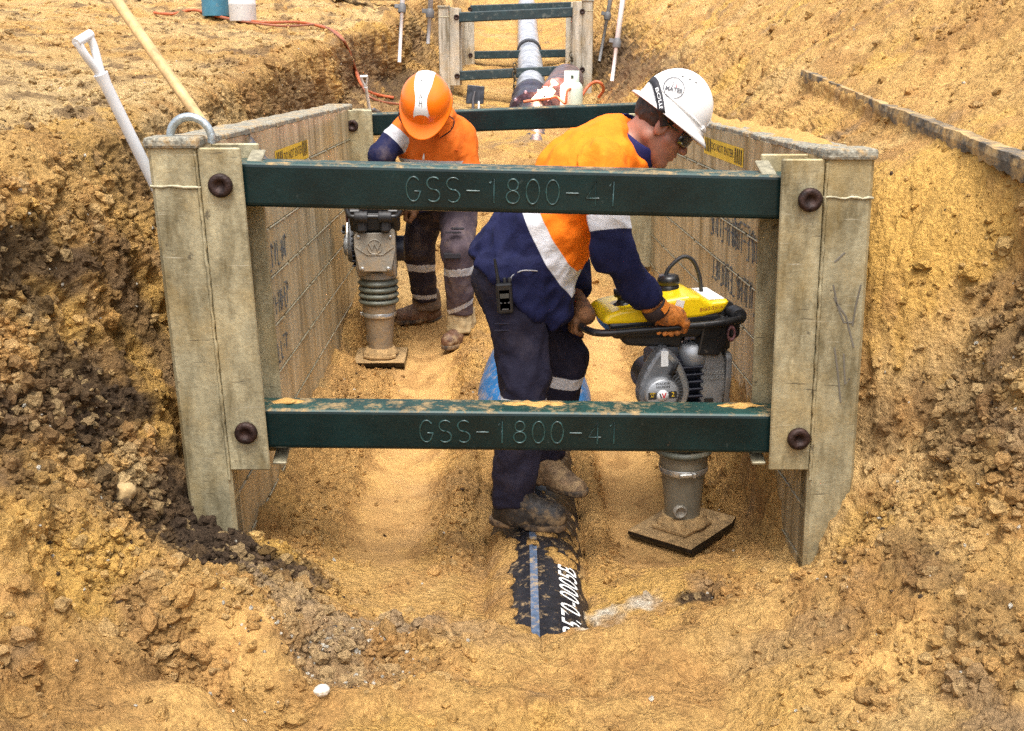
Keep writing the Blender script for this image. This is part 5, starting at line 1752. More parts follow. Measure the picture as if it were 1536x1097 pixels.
def cloth(name, bands, attr='zone', weave=900.0, rough=.82, muck=0.0, fold=True):
    """bands: [(threshold, colour)...] stepped over the attribute"""
    m = bpy.data.materials.new(name); m.use_nodes = True
    nt = m.node_tree; L = nt.links.new
    b = nt.nodes['Principled BSDF']
    b.inputs['Roughness'].default_value = rough
    b.inputs['Specular IOR Level'].default_value = .25
    at = nd(nt, 'ShaderNodeAttribute'); at.attribute_name = attr
    last = None
    for th, c in bands:
        if last is None:
            rgb = nd(nt, 'ShaderNodeRGB'); rgb.outputs[0].default_value = (*c, 1); last = rgb.outputs[0]; continue
        s = nd(nt, 'ShaderNodeMapRange'); s.inputs['From Min'].default_value = th - .0012; s.inputs['From Max'].default_value = th + .0012
        L(at.outputs['Fac'], s.inputs['Value'])
        mx = nd(nt, 'ShaderNodeMix', data_type='RGBA'); L(s.outputs[0], mx.inputs[0]); L(last, mx.inputs[6]); mx.inputs[7].default_value = (*c, 1); last = mx.outputs[2]
    tc = nd(nt, 'ShaderNodeTexCoord')
    n = nd(nt, 'ShaderNodeTexNoise', i_Scale=18.0, i_Detail=6.0, i_Roughness=.7); L(tc.outputs['Object'], n.inputs['Vector'])
    r = nd(nt, 'ShaderNodeMapRange'); r.inputs['From Min'].default_value = .3; r.inputs['From Max'].default_value = .7; r.inputs['To Min'].default_value = .80; r.inputs['To Max'].default_value = 1.14
    L(n.outputs['Fac'], r.inputs['Value'])
    mx = nd(nt, 'ShaderNodeMix', data_type='RGBA', blend_type='MULTIPLY'); mx.inputs[0].default_value = 1; L(last, mx.inputs[6]); L(r.outputs[0], mx.inputs[7]); last = mx.outputs[2]
    if muck:
        n2 = nd(nt, 'ShaderNodeTexNoise', i_Scale=9.0, i_Detail=8.0, i_Roughness=.75); L(tc.outputs['Object'], n2.inputs['Vector'])
        r2 = nd(nt, 'ShaderNodeMapRange'); r2.inputs['From Min'].default_value = .5; r2.inputs['From Max'].default_value = .72; r2.inputs['To Max'].default_value = muck
        L(n2.outputs['Fac'], r2.inputs['Value'])
        mx = nd(nt, 'ShaderNodeMix', data_type='RGBA'); L(r2.outputs[0], mx.inputs[0]); L(last, mx.inputs[6]); mx.inputs[7].default_value = (.30, .21, .12, 1); last = mx.outputs[2]
    L(last, b.inputs['Base Color'])
    f1 = nd(nt, 'ShaderNodeTexNoise', i_Scale=260.0, i_Detail=2.0); L(tc.outputs['Object'], f1.inputs['Vector'])
    f2 = nd(nt, 'ShaderNodeTexNoise', i_Scale=16.0, i_Detail=3.0, i_Distortion=.8); L(tc.outputs['Object'], f2.inputs['Vector'])
    a = nd(nt, 'ShaderNodeMath', operation='MULTIPLY_ADD'); L(f1.outputs['Fac'], a.inputs[0]); a.inputs[1].default_value = .06; L(f2.outputs['Fac'], a.inputs[2])
    bp = nd(nt, 'ShaderNodeBump', i_Strength=.55, i_Distance=.012); L(a.outputs[0], bp.inputs['Height']); L(bp.outputs['Normal'], b.inputs['Normal'])
    return m

A3 = lambda v: np.array(v, dtype=float)

def folds(V, dirs, amp, freq, seed=0.0, warp=.5):
    """soft creases running across dirs"""
    d = A3(dirs) / np.linalg.norm(dirs)
    t = V @ d
    q = V - np.outer(t, d) * .82
    n = pnoise(np.concatenate([(q * freq)], 1) + seed + warp * np.stack([pnoise(V * freq * .5 + 3)] * 3, -1))
    return amp * (1 - 2 * np.abs(n)) * .6 + amp * .5 * pnoise(V * freq * .8 + seed + 9)

def limb_t(V, a, b):
    a, b = A3(a), A3(b)
    d = b - a
    return (V - a) @ d / (d @ d) * np.linalg.norm(d)

def bounds(pts, m):
    p = np.array([A3(q) for q in pts])
    return p.min(0) - m, p.max(0) + m

def head_frame(f, up_hint=(0, 0, 1)):
    f = Vector(f).normalized()
    l = Vector(up_hint).cross(f).normalized()
    u = f.cross(l)
    return np.array([[f.x, l.x, u.x], [f.y, l.y, u.y], [f.z, l.z, u.z]])

def head_sdf(q):
    """q in head coordinates: x forward, y left, z up; eyes near z=0"""
    d = ell(q, (-.018, 0, .035), (.098, .077, .092))
    d = smin(d, ell(q, (.030, 0, -.045), (.066, .060, .078)), .03)
    for s in (-1, 1):
        d = smin(d, cap(q, (-.025, s * .050, -.055), (.060, s * .018, -.108), .026, .022), .025)
        d = smin(d, cap(q, (.072, s * .020, .024), (.060, s * .05, .022), .016, .013), .018)      # brow
        d = smin(d, cap(q, (.060, s * .042, -.028), (.035, s * .055, -.030), .020, .018), .02)     # cheek
        d = np.maximum(d, -(ell(q, (.093, s * .032, .002), (.018, .018, .012))) - .0)                # eye hollow
        d = smin(d, ell(q, (.074, s * .031, .001), (.014, .014, .011)), .003)                        # eyeball
        e = ell(q, (-.012, s * .079, -.008), (.022, .011, .034))
        e = np.maximum(e, -ell(q, (-.004, s * .090, -.006), (.010, .008, .018)))
        d = smin(d, e, .006)
        d = smin(d, ell(q, (.104, s * .012, -.034), (.013, .008, .009)), .008)                       # nostril wing
    d = smin(d, cap(q, (.086, 0, .010), (.113, 0, -.030), .009, .0135), .012)                        # nose
    d = smin(d, ell(q, (.092, 0, -.060), (.012, .024, .008)), .008)
    d = smin(d, ell(q, (.090, 0, -.075), (.012, .021, .008)), .006)
    d = np.maximum(d, -ell(q, (.106, 0, -.067), (.016, .024, .0022)))
    d = smin(d, ell(q, (.070, 0, -.108), (.022, .022, .018)), .018)                                  # chin
    return d

def hand_sdf(p, wrist, bar, bdir, away, down, side):
    """fist closed on a bar: wrist point, point on the bar under the palm, bar direction (towards the index finger), away = from wrist side across the bar, down = below"""
    w, c, t, a, dn = A3(wrist), A3(bar), A3(bdir), A3(away), A3(down)
    up = -dn
    d = cap(p, w, c + up * .032 - a * .012, .030, .036, t, .62)
    d = smin(d, cap(p, c + up * .033 - t * .026, c + up * .035 + t * .028, .021, .021), .02)
    for i, (ln, rr) in enumerate(((.98, .0108), (1.05, .0112), (1.0, .0108), (.86, .0098))):
        o = t * (.034 - .0225 * i)
        k0 = c + o + up * .036 + a * .012 * ln
        k1 = c + o + up * .020 + a * .036 * ln
        k2 = c + o + dn * .016 + a * .036 * ln
        k3 = c + o + dn * .034 * ln + a * .008
        e = cap(p, k0, k1, rr + .0025, rr + .0015)
        e = smin(e, cap(p, k1, k2, rr + .0015, rr + .0005), .006)
        e = smin(e, cap(p, k2, k3, rr + .0005, rr - .001), .006)
        d = smin(d, e, .005)
    th0 = w * .45 + c * .55 + t * .03 + up * .01
    th1 = c + t * .058 - a * .018 + up * .004
    th2 = c + t * .058 + a * .006 + dn * .026
    e = smin(cap(p, th0, th1, .018, .0145), cap(p, th1, th2, .0145, .011), .008)
    return smin(d, e, .012)

def boot_sdf(p, heel, toe, ankle, up, w=.046, h=.065):
    heel, toe, ankle, up = A3(heel), A3(toe), A3(ankle), A3(up)
    f = (toe - heel); L = np.linalg.norm(f); f = f / L
    mid = heel + f * L * .62
    d = cap(p, heel + f * .01 + up * .046, mid + up * .048, w * .88, w * 1.02, up, .86)
    d = smin(d, cap(p, mid + up * .048, toe - f * w * .95 + up * .046, w * 1.02, w * .98, up, .92), .02)
    d = smin(d, cap(p, heel + f * .06 + up * .05, ankle + up * .05, .056, .058), .03)
    d = smin(d, cap(p, heel + f * L * .50 + up * .07, heel + f * .09 + up * .10, .038, .045), .03)
    return np.maximum(d, -((p - heel) @ up) + .012)

def sole_sdf(p, heel, toe, up, w=.046):
    heel, toe, up = A3(heel), A3(toe), A3(up)
    f = (toe - heel); L = np.linalg.norm(f); f = f / L
    s = np.cross(f, up)
    q = np.stack([(p - heel) @ f, (p - heel) @ s, (p - heel) @ up], -1)
    flat = np.stack([q[:, 0], q[:, 1]], -1)
    def c2(x0, x1, r0, r1):
        t = np.clip((flat[:, 0] - x0) / (x1 - x0), 0, 1)
        return np.hypot(flat[:, 0] - (x0 + t * (x1 - x0)), flat[:, 1]) - (r0 + (r1 - r0) * t)
    d2 = np.minimum(c2(0, L * .62, w * .90, w * 1.07), c2(L * .62, L - w * .95, w * 1.07, w * .98))
    notch = np.where((q[:, 2] < .012) & (q[:, 0] > L * .27) & (q[:, 0] < L * .40), .02, -1)
    dz = np.abs(q[:, 2] - .015) - .015
    return np.maximum(np.maximum(d2, dz), notch)

def make_boots(root, specs, leather, inv):
    for (heel, toe, ankle, up, lm, lab) in specs:
        heel, toe, ankle = A3(heel), A3(toe), A3(ankle)
        lo, hi = bounds([heel, toe, ankle], .13)
        o = sdf_obj('boot', lambda p: boot_sdf(p, heel, toe, ankle, up), lo, hi, .0065, lm, root, disp=lambda V, N: .0025 * pnoise(V * 45))
        o.matrix_parent_inverse = inv
        s = sdf_obj('sole', lambda p: sole_sdf(p, heel, toe, up), lo, hi, .0065, SOLE, o)
        # laces across the instep
        mb = MB()
        f = (toe - heel) / np.linalg.norm(toe - heel); sd = np.cross(f, A3(up))
        L = np.linalg.norm(toe - heel)
        for k in range(4):
            c = heel + f * (L * (.60 - .085 * k)) + A3(up) * (.082 + .016 * k)
            mb.tube([Vector(c - sd * .026 - A3(up) * .012), Vector(c - f * .002), Vector(c + sd * .026 - A3(up) * .012)], .0035, 6)
        mb.build('laces', mat('boot_laces', (.10, .085, .06), .8, var=.4, vscale=60), o)

def helmet_mesh(rows, rx, ry, n=56, lift=None):
    """rows: (kx, ky, x offset, z) rings in head coordinates"""
    vs, fs = [], []
    for (sx, sy_, ox, z, dz) in rows:
        for k in range(n):
            a = 2 * PI * k / n
            x, y = sx * math.cos(a), sy_ * math.sin(a)
            vs.append((ox + x, y, z + dz * math.cos(a) + (lift(a, z) if lift else 0)))
    for i in range(len(rows) - 1):
        for k in range(n):
            fs.append((i * n + k, (i + 1) * n + k, (i + 1) * n + (k + 1) % n, i * n + (k + 1) % n))
    return vs, fs

def to_world(R, c):
    M = Matrix([[R[0][0], R[0][1], R[0][2]], [R[1][0], R[1][1], R[1][2]], [R[2][0], R[2][1], R[2][2]]]).to_4x4()
    M.translation = Vector(c)
    return M

# =================================================================== worker in front, side on
w1 = thing('person', 'worker in white hard hat and orange and navy shirt bending over the yellow rammer', 'person', (P(790, 790, 3.62).x, 3.75, .12))
I1 = Matrix.Translation(-w1.location)
hipR, kneeR, ankR = A3(P(772, 415, 3.67)), A3(P(786, 565, 3.62)), A3(P(768, 752, 3.59))
hipL, kneeL, ankL = A3(P(797, 415, 3.88)), A3(P(846, 540, 3.92)), A3(P(815, 690, 3.96))
pel, belly, chest, upch, neck = A3(P(773, 405, 3.78)), A3(P(818, 345, 3.77)), A3(P(880, 268, 3.76)), A3(P(922, 228, 3.76)), A3(P(950, 214, 3.76))
shR, elR, wrR = A3(P(905, 246, 3.575)), A3(P(917, 378, 3.50)), A3(P(982, 462, 3.575))
shL, elL, wrL = A3(P(918, 246, 3.95)), A3(P(858, 356, 4.06)), A3(P(864, 445, 3.86))
hc = A3(P(994, 188, 3.73))
RH = head_frame((math.cos(math.radians(35)), .0, -math.sin(math.radians(35))))
barR = A3(P(1003, 487, 3.60)); barL = A3(P(873, 486, 3.72))
YX = (0, 1, 0)
def torso1(p, o=0.0):
    d = cap(p, pel, belly, .150 + o, .150 + o, YX, .90)
    d = smin(d, cap(p, belly, chest, .150 + o, .152 + o, YX, .86), .05)
    d = smin(d, cap(p, chest, upch, .150 + o, .108 + o, YX, .74), .05)
    d = smin(d, cap(p, upch, neck, .10 + o, .062 + o, YX, .8), .04)
    return d
def armR1(p, o=0.0):
    return smin(cap(p, shR, elR, .064 + o, .050 + o), cap(p, elR, wrR, .050 + o, .034 + o), .03)
def armL1(p, o=0.0):
    return smin(cap(p, shL, elL, .064 + o, .050 + o), cap(p, elL, wrL, .050 + o, .034 + o), .03)
def legR1(p, o=0.0): return smin(cap(p, hipR, kneeR, .094 + o, .062 + o), cap(p, kneeR, ankR, .062 + o, .044 + o), .03)
def legL1(p, o=0.0): return smin(cap(p, hipL, kneeL, .094 + o, .062 + o), cap(p, kneeL, ankL, .062 + o, .044 + o), .03)
def body1(p):
    d = smin(torso1(p, -.022), smin(legR1(p, -.008), legL1(p, -.008), .03), .03)
    d = smin(d, smin(armR1(p, -.008), armL1(p, -.008), .01), .03)
    d = smin(d, cap(p, neck, hc + RH @ A3((-.035, 0, -.045)), .066, .060), .03)
    d = smin(d, head_sdf((p - hc) @ RH), .012)
    d = smin(d, smin(cap(p, wrR, barR + A3((0, 0, .03)), .026, .02), cap(p, wrL, barL + A3((0, 0, .03)), .026, .02), .003), .004)
    return d
lo, hi = bounds([pel, belly, chest, shR, shL, elR, elL, wrR, wrL, ankR, ankL, hc + .05, hipR], .17)
b1 = sdf_obj('body', body1, lo, hi, .0052, SKIN, w1); b1.matrix_parent_inverse = I1
def trous1(p):
    d = smin(cap(p, pel + A3((0, 0, .03)), pel + A3((0, 0, -.03)), .138, .148, YX, .86), smin(legR1(p, .020), legL1(p, .018), .02), .05)
    d = np.maximum(d, p[:, 2] - (pel[2] + .05))
    zc = np.where(np.abs(p[:, 1] - 3.59) < np.abs(p[:, 1] - 3.96), ankR[2] - .005, ankL[2] + .02)
    return np.maximum(d, zc - p[:, 2])
# shirt
hemA, hemB = A3(P(690, 378, 3.62)), A3(P(826, 492, 3.62))
hd_ = (hemB - hemA); hn = A3((-hd_[2], 0, hd_[0])); hn /= np.linalg.norm(hn)
if hn[2] < 0: hn = -hn
cuffR = wrR - (wrR - elR) / np.linalg.norm(wrR - elR) * .040
cuffL = wrL - (wrL - elL) / np.linalg.norm(wrL - elL) * .030
def sleeve(p, sh, el, wr, cuff, o):
    f = np.maximum(cap(p, el, wr, .045 + o, .034 + o), (p - cuff) @ ((wr - el) / np.linalg.norm(wr - el)))
    return smin(cap(p, sh, el, .058 + o, .045 + o), f, .03)
def shirt1(p):
    d = torso1(p, .012)
    skirt = cap(p, pel, pel + A3((-.01, 0, -.10)), .165, .17, YX, .86)
    d = smin(d, skirt, .05)
    drape = cap(p, A3(P(836, 395, 3.74)), A3(P(838, 466, 3.70)), .060, .042, YX, .55)
    d = smin(d, drape, .05)
    d = smin(d, np.maximum(trous1(p) - .014, p[:, 2] - pel[2] - .06), .04)
    d = np.maximum(d, -((p - hemA) @ hn))
    d = smin(smin(d, sleeve(p, shR, elR, wrR, cuffR, .012), .03), sleeve(p, shL, elL, wrL, cuffL, .012), .03)
    nk = (hc - neck) / np.linalg.norm(hc - neck)
    return np.maximum(d, (p - (neck + nk * .012)) @ nk)
tA, tB = A3(P(800, 237, 3.74)), A3(P(850, 392, 3.74))
ad = chest - pel; ad /= np.linalg.norm(ad)
hoop_o = A3(P(806, 318, 3.62))
# hoop plane through the two seen ends and the near-side point of the tape
hoop_n = np.cross(A3(P(796, 238, 3.80)) - hoop_o, A3(P(856, 388, 3.70)) - hoop_o); hoop_n /= np.linalg.norm(hoop_n)
if hoop_n @ ad < 0: hoop_n = -hoop_n
def zone1(V, N):
    st = (V - hoop_o) @ hoop_n
    da, db, dt = armR1(V), armL1(V), torso1(V)
    sR = .150 - limb_t(V, shR, elR) + .045; sL = .150 - limb_t(V, shL, elL) + .045
    out = st + .012 * np.sin(V[:, 1] * 9)
    out = np.where((da < dt - .01) & (da < db), sR, out)
    out = np.where((db < dt - .01) & (db < da), sL, out)
    return out
def disp1(V, N):
    tor = torso1(V) < np.minimum(armR1(V), armL1(V))
    ax = np.where(tor[:, None], hoop_n[None, :], (elR - shR)[None, :] / np.linalg.norm(elR - shR))
    a = folds(V, (.55, .1, .83), .0095, 13, 4)
    b = folds(V, (.75, 0, -.65), .0065, 13, 8)
    lowp = sstep(.02, -.10, (V - hoop_o) @ hoop_n)
    return np.where(tor, a * (1.3 + 1.2 * lowp) + .007 * pnoise(V * 20), b * 2.0 + folds(V, elR - shR, .015, 15, 2))
ORG = (.93, .20, .008); TAPE = (.62, .63, .68)
SH1 = cloth('hi_vis_shirt_orange_navy', [(0, NAVY), (-.028, TAPE), (.028, ORG)], muck=.0)
lo, hi = bounds([pel - A3((0, 0, .12)), belly, chest, shR, shL, elR, elL, wrR, wrL, neck], .19)
sh1 = sdf_obj('shirt', shirt1, lo, hi, .0075, SH1, w1, disp=disp1, attrs={'zone': zone1}); sh1.matrix_parent_inverse = I1
# collar
nk = Vector(hc + RH @ A3((-.045, 0, -.03)) - neck).normalized()
mb = MB()
Mcol = axis_frame(Vector(neck) - nk * .012 + Vector((.002, 0, .006)), Vector(neck) + nk, (0, 1, 0))
mb.lathe([(.114, -.014), (.118, .0), (.110, .026), (.102, .050), (.094, .054), (.092, .03), (.098, .0)], 40, 0, Mcol @ Matrix.Diagonal((.92, 1.0, 1, 1)), cap=False)
mb.v = [(x + .004 * math.sin(z * 60), y, z) for x, y, z in mb.v]
c_ = mb.build('collar', cloth('navy_collar', [(0, (.016, .016, .085))]), sh1)
# trousers
tkR, tkL = A3(P(785, 604, 3.60)), A3(P(839, 564, 3.92))
lR = (ankR - kneeR) / np.linalg.norm(ankR - kneeR); lL = (ankL - kneeL) / np.linalg.norm(ankL - kneeL)
def ztr1(V, N):
    a = .020 - np.abs((V - tkR) @ (lR * .95 + A3((0, 0, -.05))))
    b = .024 - np.abs((V - tkL) @ lL)
    near = legR1(V) < legL1(V)
    return np.where(near, a, b)
TR1 = cloth('dark_navy_trousers', [(0, (.016, .0145, .031)), (0, (.68, .68, .70))], muck=.06)
def dtr1(V, N):
    return folds(V, (.35, 0, .94), .014, 12, 12) + .006 * pnoise(V * 14 + 4) + folds(V, (-.6, 0, .8), .009, 18, 3)
lo, hi = bounds([pel + A3((0, 0, .1)), hipR, hipL, kneeR, kneeL, ankR, ankL], .15)
tr1 = sdf_obj('trousers', trous1, lo, hi, .0075, TR1, w1, disp=dtr1, attrs={'zone': ztr1}); tr1.matrix_parent_inverse = I1
mb = MB()   # thigh pocket flap and seam
for q in range(2):
    pts = [A3(P(742 + 40 * i / 8, 487 + (2 if q else -1) + 7 * q, 3.552 - .006 * math.sin(PI * i / 8))) for i in range(9)]
    mb.tube([Vector(p) for p in pts], .0028, 5)
mb.build('pocket_seam', cloth('trouser_seam', [(0, (.03, .028, .045))]), tr1)
U = (0, 0, 1)
hR, tR = A3(P(750, 788, 3.60)), A3(P(850, 790, 3.545)); hR[2] = tR[2] = .117
hL, tL = A3(P(797, 723, 3.98)), A3(P(851, 727, 3.86)); hL[2] = .135; tL[2] = .112
tL = hL + (tL - hL) / np.linalg.norm(tL - hL) * .27
make_boots(w1, [(hR, tR, ankR, U, BOOTB, ''), (hL, tL, ankL, U, BOOTS, '')], BOOTB, I1)
# gloves closed on the handle
ru = Vector((math.cos(math.radians(9)), math.sin(math.radians(9)), 0))
gl = sdf_obj('glove', lambda p: hand_sdf(p, wrR, barR, A3(ru), A3((-.05, .93, -.1)) * -1 * -1, A3((0, -.15, -.98)), 1), *bounds([wrR, barR], .12), .0045, GLOVE, w1,
             disp=lambda V, N: .0016 * pnoise(V * 90)); gl.matrix_parent_inverse = I1
dr = (wrR - elR) / np.linalg.norm(wrR - elR)
mb = MB()
Mw = axis_frame(Vector(wrR) - Vector(dr) * .016, Vector(wrR) + Vector(dr), (0, 1, 0))
mb.lathe([(.043, .0), (.046, .004), (.048, .036), (.044, .042)], 26, 0, Mw, cap=False)
cu = mb.build('cuff', mat('glove_cuff_black', (.025, .012, .012), .7, var=.3, vscale=40), gl)
mb = MB()
for k in range(6):
    a = PI * 1.12 + .16 * k
    mb.box(Vector((math.cos(a) * .0485, math.sin(a) * .0485, .020)), (.003, .008, .024), rot=Matrix.Rotation(a, 4, 'Z'), M=Mw)
mb.build('cuff_tab', mat('bright_orange_tab', (.80, .25, .03), .6), cu)
gl2 = sdf_obj('glove', lambda p: hand_sdf(p, wrL, barL, A3((-.15, .98, 0)), A3((-.9, 0, -.2)), A3((0, 0, -1)), -1), *bounds([wrL, barL], .12), .0048, GLOVED, w1,
              disp=lambda V, N: .0016 * pnoise(V * 90)); gl2.matrix_parent_inverse = I1
# hair, glasses, helmet
def hair1(p):
    q = (p - hc) @ RH
    d = ell(q, (-.018, 0, .033), (.1035, .0825, .096)) + .0035 * pnoise(p * np.array([60, 60, 60]))
    d = np.maximum(d, q[:, 0] - .012 - .25 * q[:, 2])
    return np.maximum(d, -.048 - .25 * q[:, 0] - q[:, 2] + .018 * pnoise(q * 45))
hr = sdf_obj('hair', hair1, hc - .17, hc + .17, .005, HAIR, w1); hr.matrix_parent_inverse = I1
MH = to_world(RH, hc)
def glasses(MH, parent, inv):
    mb = MB(); vs = []; fs = []
    n = 22
    for i in range(n):
        a = -1.25 + 2.5 * i / (n - 1)
        x, y = .020 + .088 * math.cos(a) ** .8 if math.cos(a) > 0 else 0, .084 * math.sin(a)
        dip = .010 * math.exp(-(y / .012) ** 2)
        vs += [(x, y, -.020 + dip), (x + .005, y, .0), (x + .002, y, .022)]
    for i in range(n - 1):
        for k in range(2): fs.append((i * 3 + k, i * 3 + k + 1, i * 3 + 4 + k, i * 3 + 3 + k))
    mb.add(vs, fs, 0, MH, True)
    for s in (-1, 1):
        mb.tube([(.045, s * .081, .012), (.0, s * .087, .010), (-.02, s * .087, .004)], .0035, 6, 0, MH)
    o = mb.build('safety_glasses', mat('dark_lens', (.012, .016, .022), .1, spec=.8, coat=.6), parent)
    o.matrix_parent_inverse = inv
    md = o.modifiers.new('t', 'SOLIDIFY'); md.thickness = .0025
    return o
glasses(MH, w1, I1)
WHELM = mat('white_helmet_plastic', (.74, .73, .71), .35, var=.04, vscale=6, coat=.15, dirt=(.50, .40, .30), dirt_amt=.12, dscale=18)
rows = []
for k in range(13):
    t = k / 12
    z = .060 + .136 * math.cos(t * PI / 2) ** .92
    s = math.sin(t * PI / 2) ** .86 if k else .02
    rows.append((.127 * s, .105 * s, .0, z, 0))
rows += [(.131, .109, .002, .055, 0), (.1315, .1095, .002, .047, 0), (.142, .121, .004, .043, -.002), (.156, .135, .006, .033, -.005), (.160, .139, .006, .026, -.006), (.1585, .1375, .006, .024, -.006),
         (.150, .128, .005, .030, -.004), (.128, .106, .002, .036, 0), (.120, .098, .0, .06, 0)]
def ridge(a, z): return 0
mb = MB()
vs, fs = helmet_mesh(rows, 0, 0)
mb.add(vs, fs, 0, MH, True)
# three shallow crown ribs and the swept step along the side
for yo in (-.028, 0, .028):
    pts = []
    for k in range(17):
        a = math.radians(18 + 144 * k / 16)
        x = .1275 * math.cos(a); zz = .06 + .136 * max(0.0, 1 - (x / .128) ** 2 - (yo / .106) ** 2) ** .5
        pts.append((x, yo, zz - .001))
    mb.tube(pts, [.003 + .004 * math.sin(PI * k / 16) for k in range(17)], 8, 0, MH)
for s in (-1, 1):
    pts = []
    for k in range(15):
        t = k / 14
        a = math.radians(150 - 128 * t)
        z = .088 - .024 * t ** 1.4
        kz = max(0.0, 1 - ((z - .06) / .136) ** 2) ** .5
        pts.append((.126 * kz * math.cos(a), s * .1045 * kz * math.sin(a), z))
    mb.tube(pts, [.0015 + .0045 * math.sin(PI * min(1, k / 13)) for k in range(15)], 8, 0, MH)
    pts = [(.126 * math.cos(a), s * .104 * math.sin(a), .062 + .006 * math.sin((a - .25) * 4)) for a in np.linspace(.3, .62, 6)]
    mb.tube(pts, .009, 8, 0, MH)
he = mb.build('helmet', WHELM, w1); he.matrix_parent_inverse = I1
def on_dome(u, v, ctr, lift=.0012, rx=.127, ry=.105, rz=.136, z0=.06, s=-1):
    """point on the helmet's dome around a centre direction; u along x, v along z"""
    x, z = ctr[0] + u, ctr[1] + v
    t = math.acos(min(1.0, max(0.0, (z - z0) / rz)) ** (1 / .92))
    sr = math.sin(t) ** .86
    yy = max(0.0, sr ** 2 - (x / rx) ** 2) ** .5 * ry
    k = 1 + lift / .1
    return (x * k, s * yy * k, z0 + (z - z0) * k)
rel = RH.T @ (A3(P(1012, 133, 3.63)) - hc)
ctr = (rel[0], rel[2])
cw = math.cos(math.radians(-35)); sw = math.sin(math.radians(-35))
def scr(a, b):     # screen-aligned offsets on the dome: a right, b up in the world
    return (a * cw + b * sw * 1.0, -a * sw * 1.0 + b * cw) if False else (a * math.cos(math.radians(35)) - b * math.sin(math.radians(35)), a * math.sin(math.radians(35)) + b * math.cos(math.radians(35)))
def decal(mb, pts2, faces, mi, lift):
    vs = []
    for a, b in pts2:
        u, v = scr(a, b); vs.append(on_dome(u, v, ctr, lift))
    mb.add(vs, faces, mi, MH)
mb = MB()
n = 32; R1_, R2_ = .034, .0312
ring = [(R1_ * math.cos(2 * PI * k / n), R1_ * math.sin(2 * PI * k / n)) for k in range(n)] + [(R2_ * math.cos(2 * PI * k / n), R2_ * math.sin(2 * PI * k / n)) for k in range(n)]
decal(mb, ring, [(k, (k + 1) % n, n + (k + 1) % n, n + k) for k in range(n)], 0, .0026)
cs, sn = math.cos(math.radians(-12)), math.sin(math.radians(-12))
rot = lambda p: (p[0] * cs - p[1] * sn, p[0] * sn + p[1] * cs)
vs, fs = text_geo('MATES', .0185, bold=.0007); decal(mb, [rot((v[0] * .98, v[1] - .005)) for v in vs], fs, 0, .0026)
vs, fs = text_geo('CONTRACTORS', .0055); decal(mb, [rot((v[0] * 1.05, v[1] - .0165)) for v in vs], fs, 0, .0026)
for dx, mi in ((-.006, 0), (.006, 1)):
    o_ = [(dx + .005 * math.cos(a) - .002, .012 + .010 * math.sin(a)) for a in np.linspace(-1.2, 1.2, 7)]
    i_ = [(p[0] - .0035 * math.cos(a) - .0006, p[1]) for p, a in zip(o_, np.linspace(-1.2, 1.2, 7))]
    decal(mb, [rot(p) for p in o_ + i_], [(k, k + 1, 8 + k, 7 + k) for k in range(6)], mi, .0026)
mb.build('helmet_sticker', [mat('sticker_grey_ink', (.06, .06, .07), .6), REDM], he)
for px, py in ((1022, 115), (1032, 119), (1041, 124)):
    r2 = RH.T @ (A3(P(px, py, 3.70)) - hc)
    p0 = on_dome(0, 0, (r2[0], r2[2]), .0005)
    mb = MB(); mb.sphere(p0, .0034, 0, MH, 1, (1.3, 1, .8)); mb.build('vent_hole', INK, he)
# goggle strap round the back of the helmet and down to the ear
path = [(-.118, .0, .098), (-.108, -.052, .093), (-.088, -.082, .074), (-.070, -.103, .056), (-.058, -.127, .040), (-.050, -.132, .030), (-.030, -.105, .018), (-.008, -.089, -.002)]
path = [Vector(p) for p in smooth_path([(-.112, .058, .098)] + path, 6)]
vs, fs = [], []
for i, p in enumerate(path):
    tn = (path[min(i + 1, len(path) - 1)] - path[max(0, i - 1)]).normalized()
    out = Vector((p.x, p.y, .35 * (p.z - .03))).normalized()
    sd = tn.cross(out).normalized() * .0125
    q = p + out * .004
    vs += [q - sd, q + sd]
for i in range(len(path) - 1): fs.append((2 * i, 2 * i + 1, 2 * i + 3, 2 * i + 2))
mb = MB(); mb.add(vs, fs, 0, MH, True)
sp_ = mb.build('goggle_strap', mat('black_strap', (.018, .017, .022), .7, var=.3, vscale=60), w1); sp_.matrix_parent_inverse = I1
md = sp_.modifiers.new('t', 'SOLIDIFY'); md.thickness = .003; md.offset = 1
tv, tf = text_geo('BOLLE', .020)
mb = MB()
i0, i1 = 16, 33
ln = i1 - i0
xa = min(v[0] for v in tv); xb = max(v[0] for v in tv)
pv = []
for v in tv:
    t = i0 + (v[0] - xa) / (xb - xa) * ln; i = int(t); f = t - i
    a_, b_ = Vector(vs[2 * i]).lerp(Vector(vs[2 * i + 2]), f), Vector(vs[2 * i + 1]).lerp(Vector(vs[2 * i + 3]), f)
    c = a_.lerp(b_, .5 - v[1] * 30)
    p = a_.lerp(b_, .5); out = Vector((p.x, p.y, .35 * (p.z - .03))).normalized()
    pv.append(c + out * .0045)
mb.add(pv, tf, 0, MH); mb.build('strap_lettering', WHITEINK, sp_)

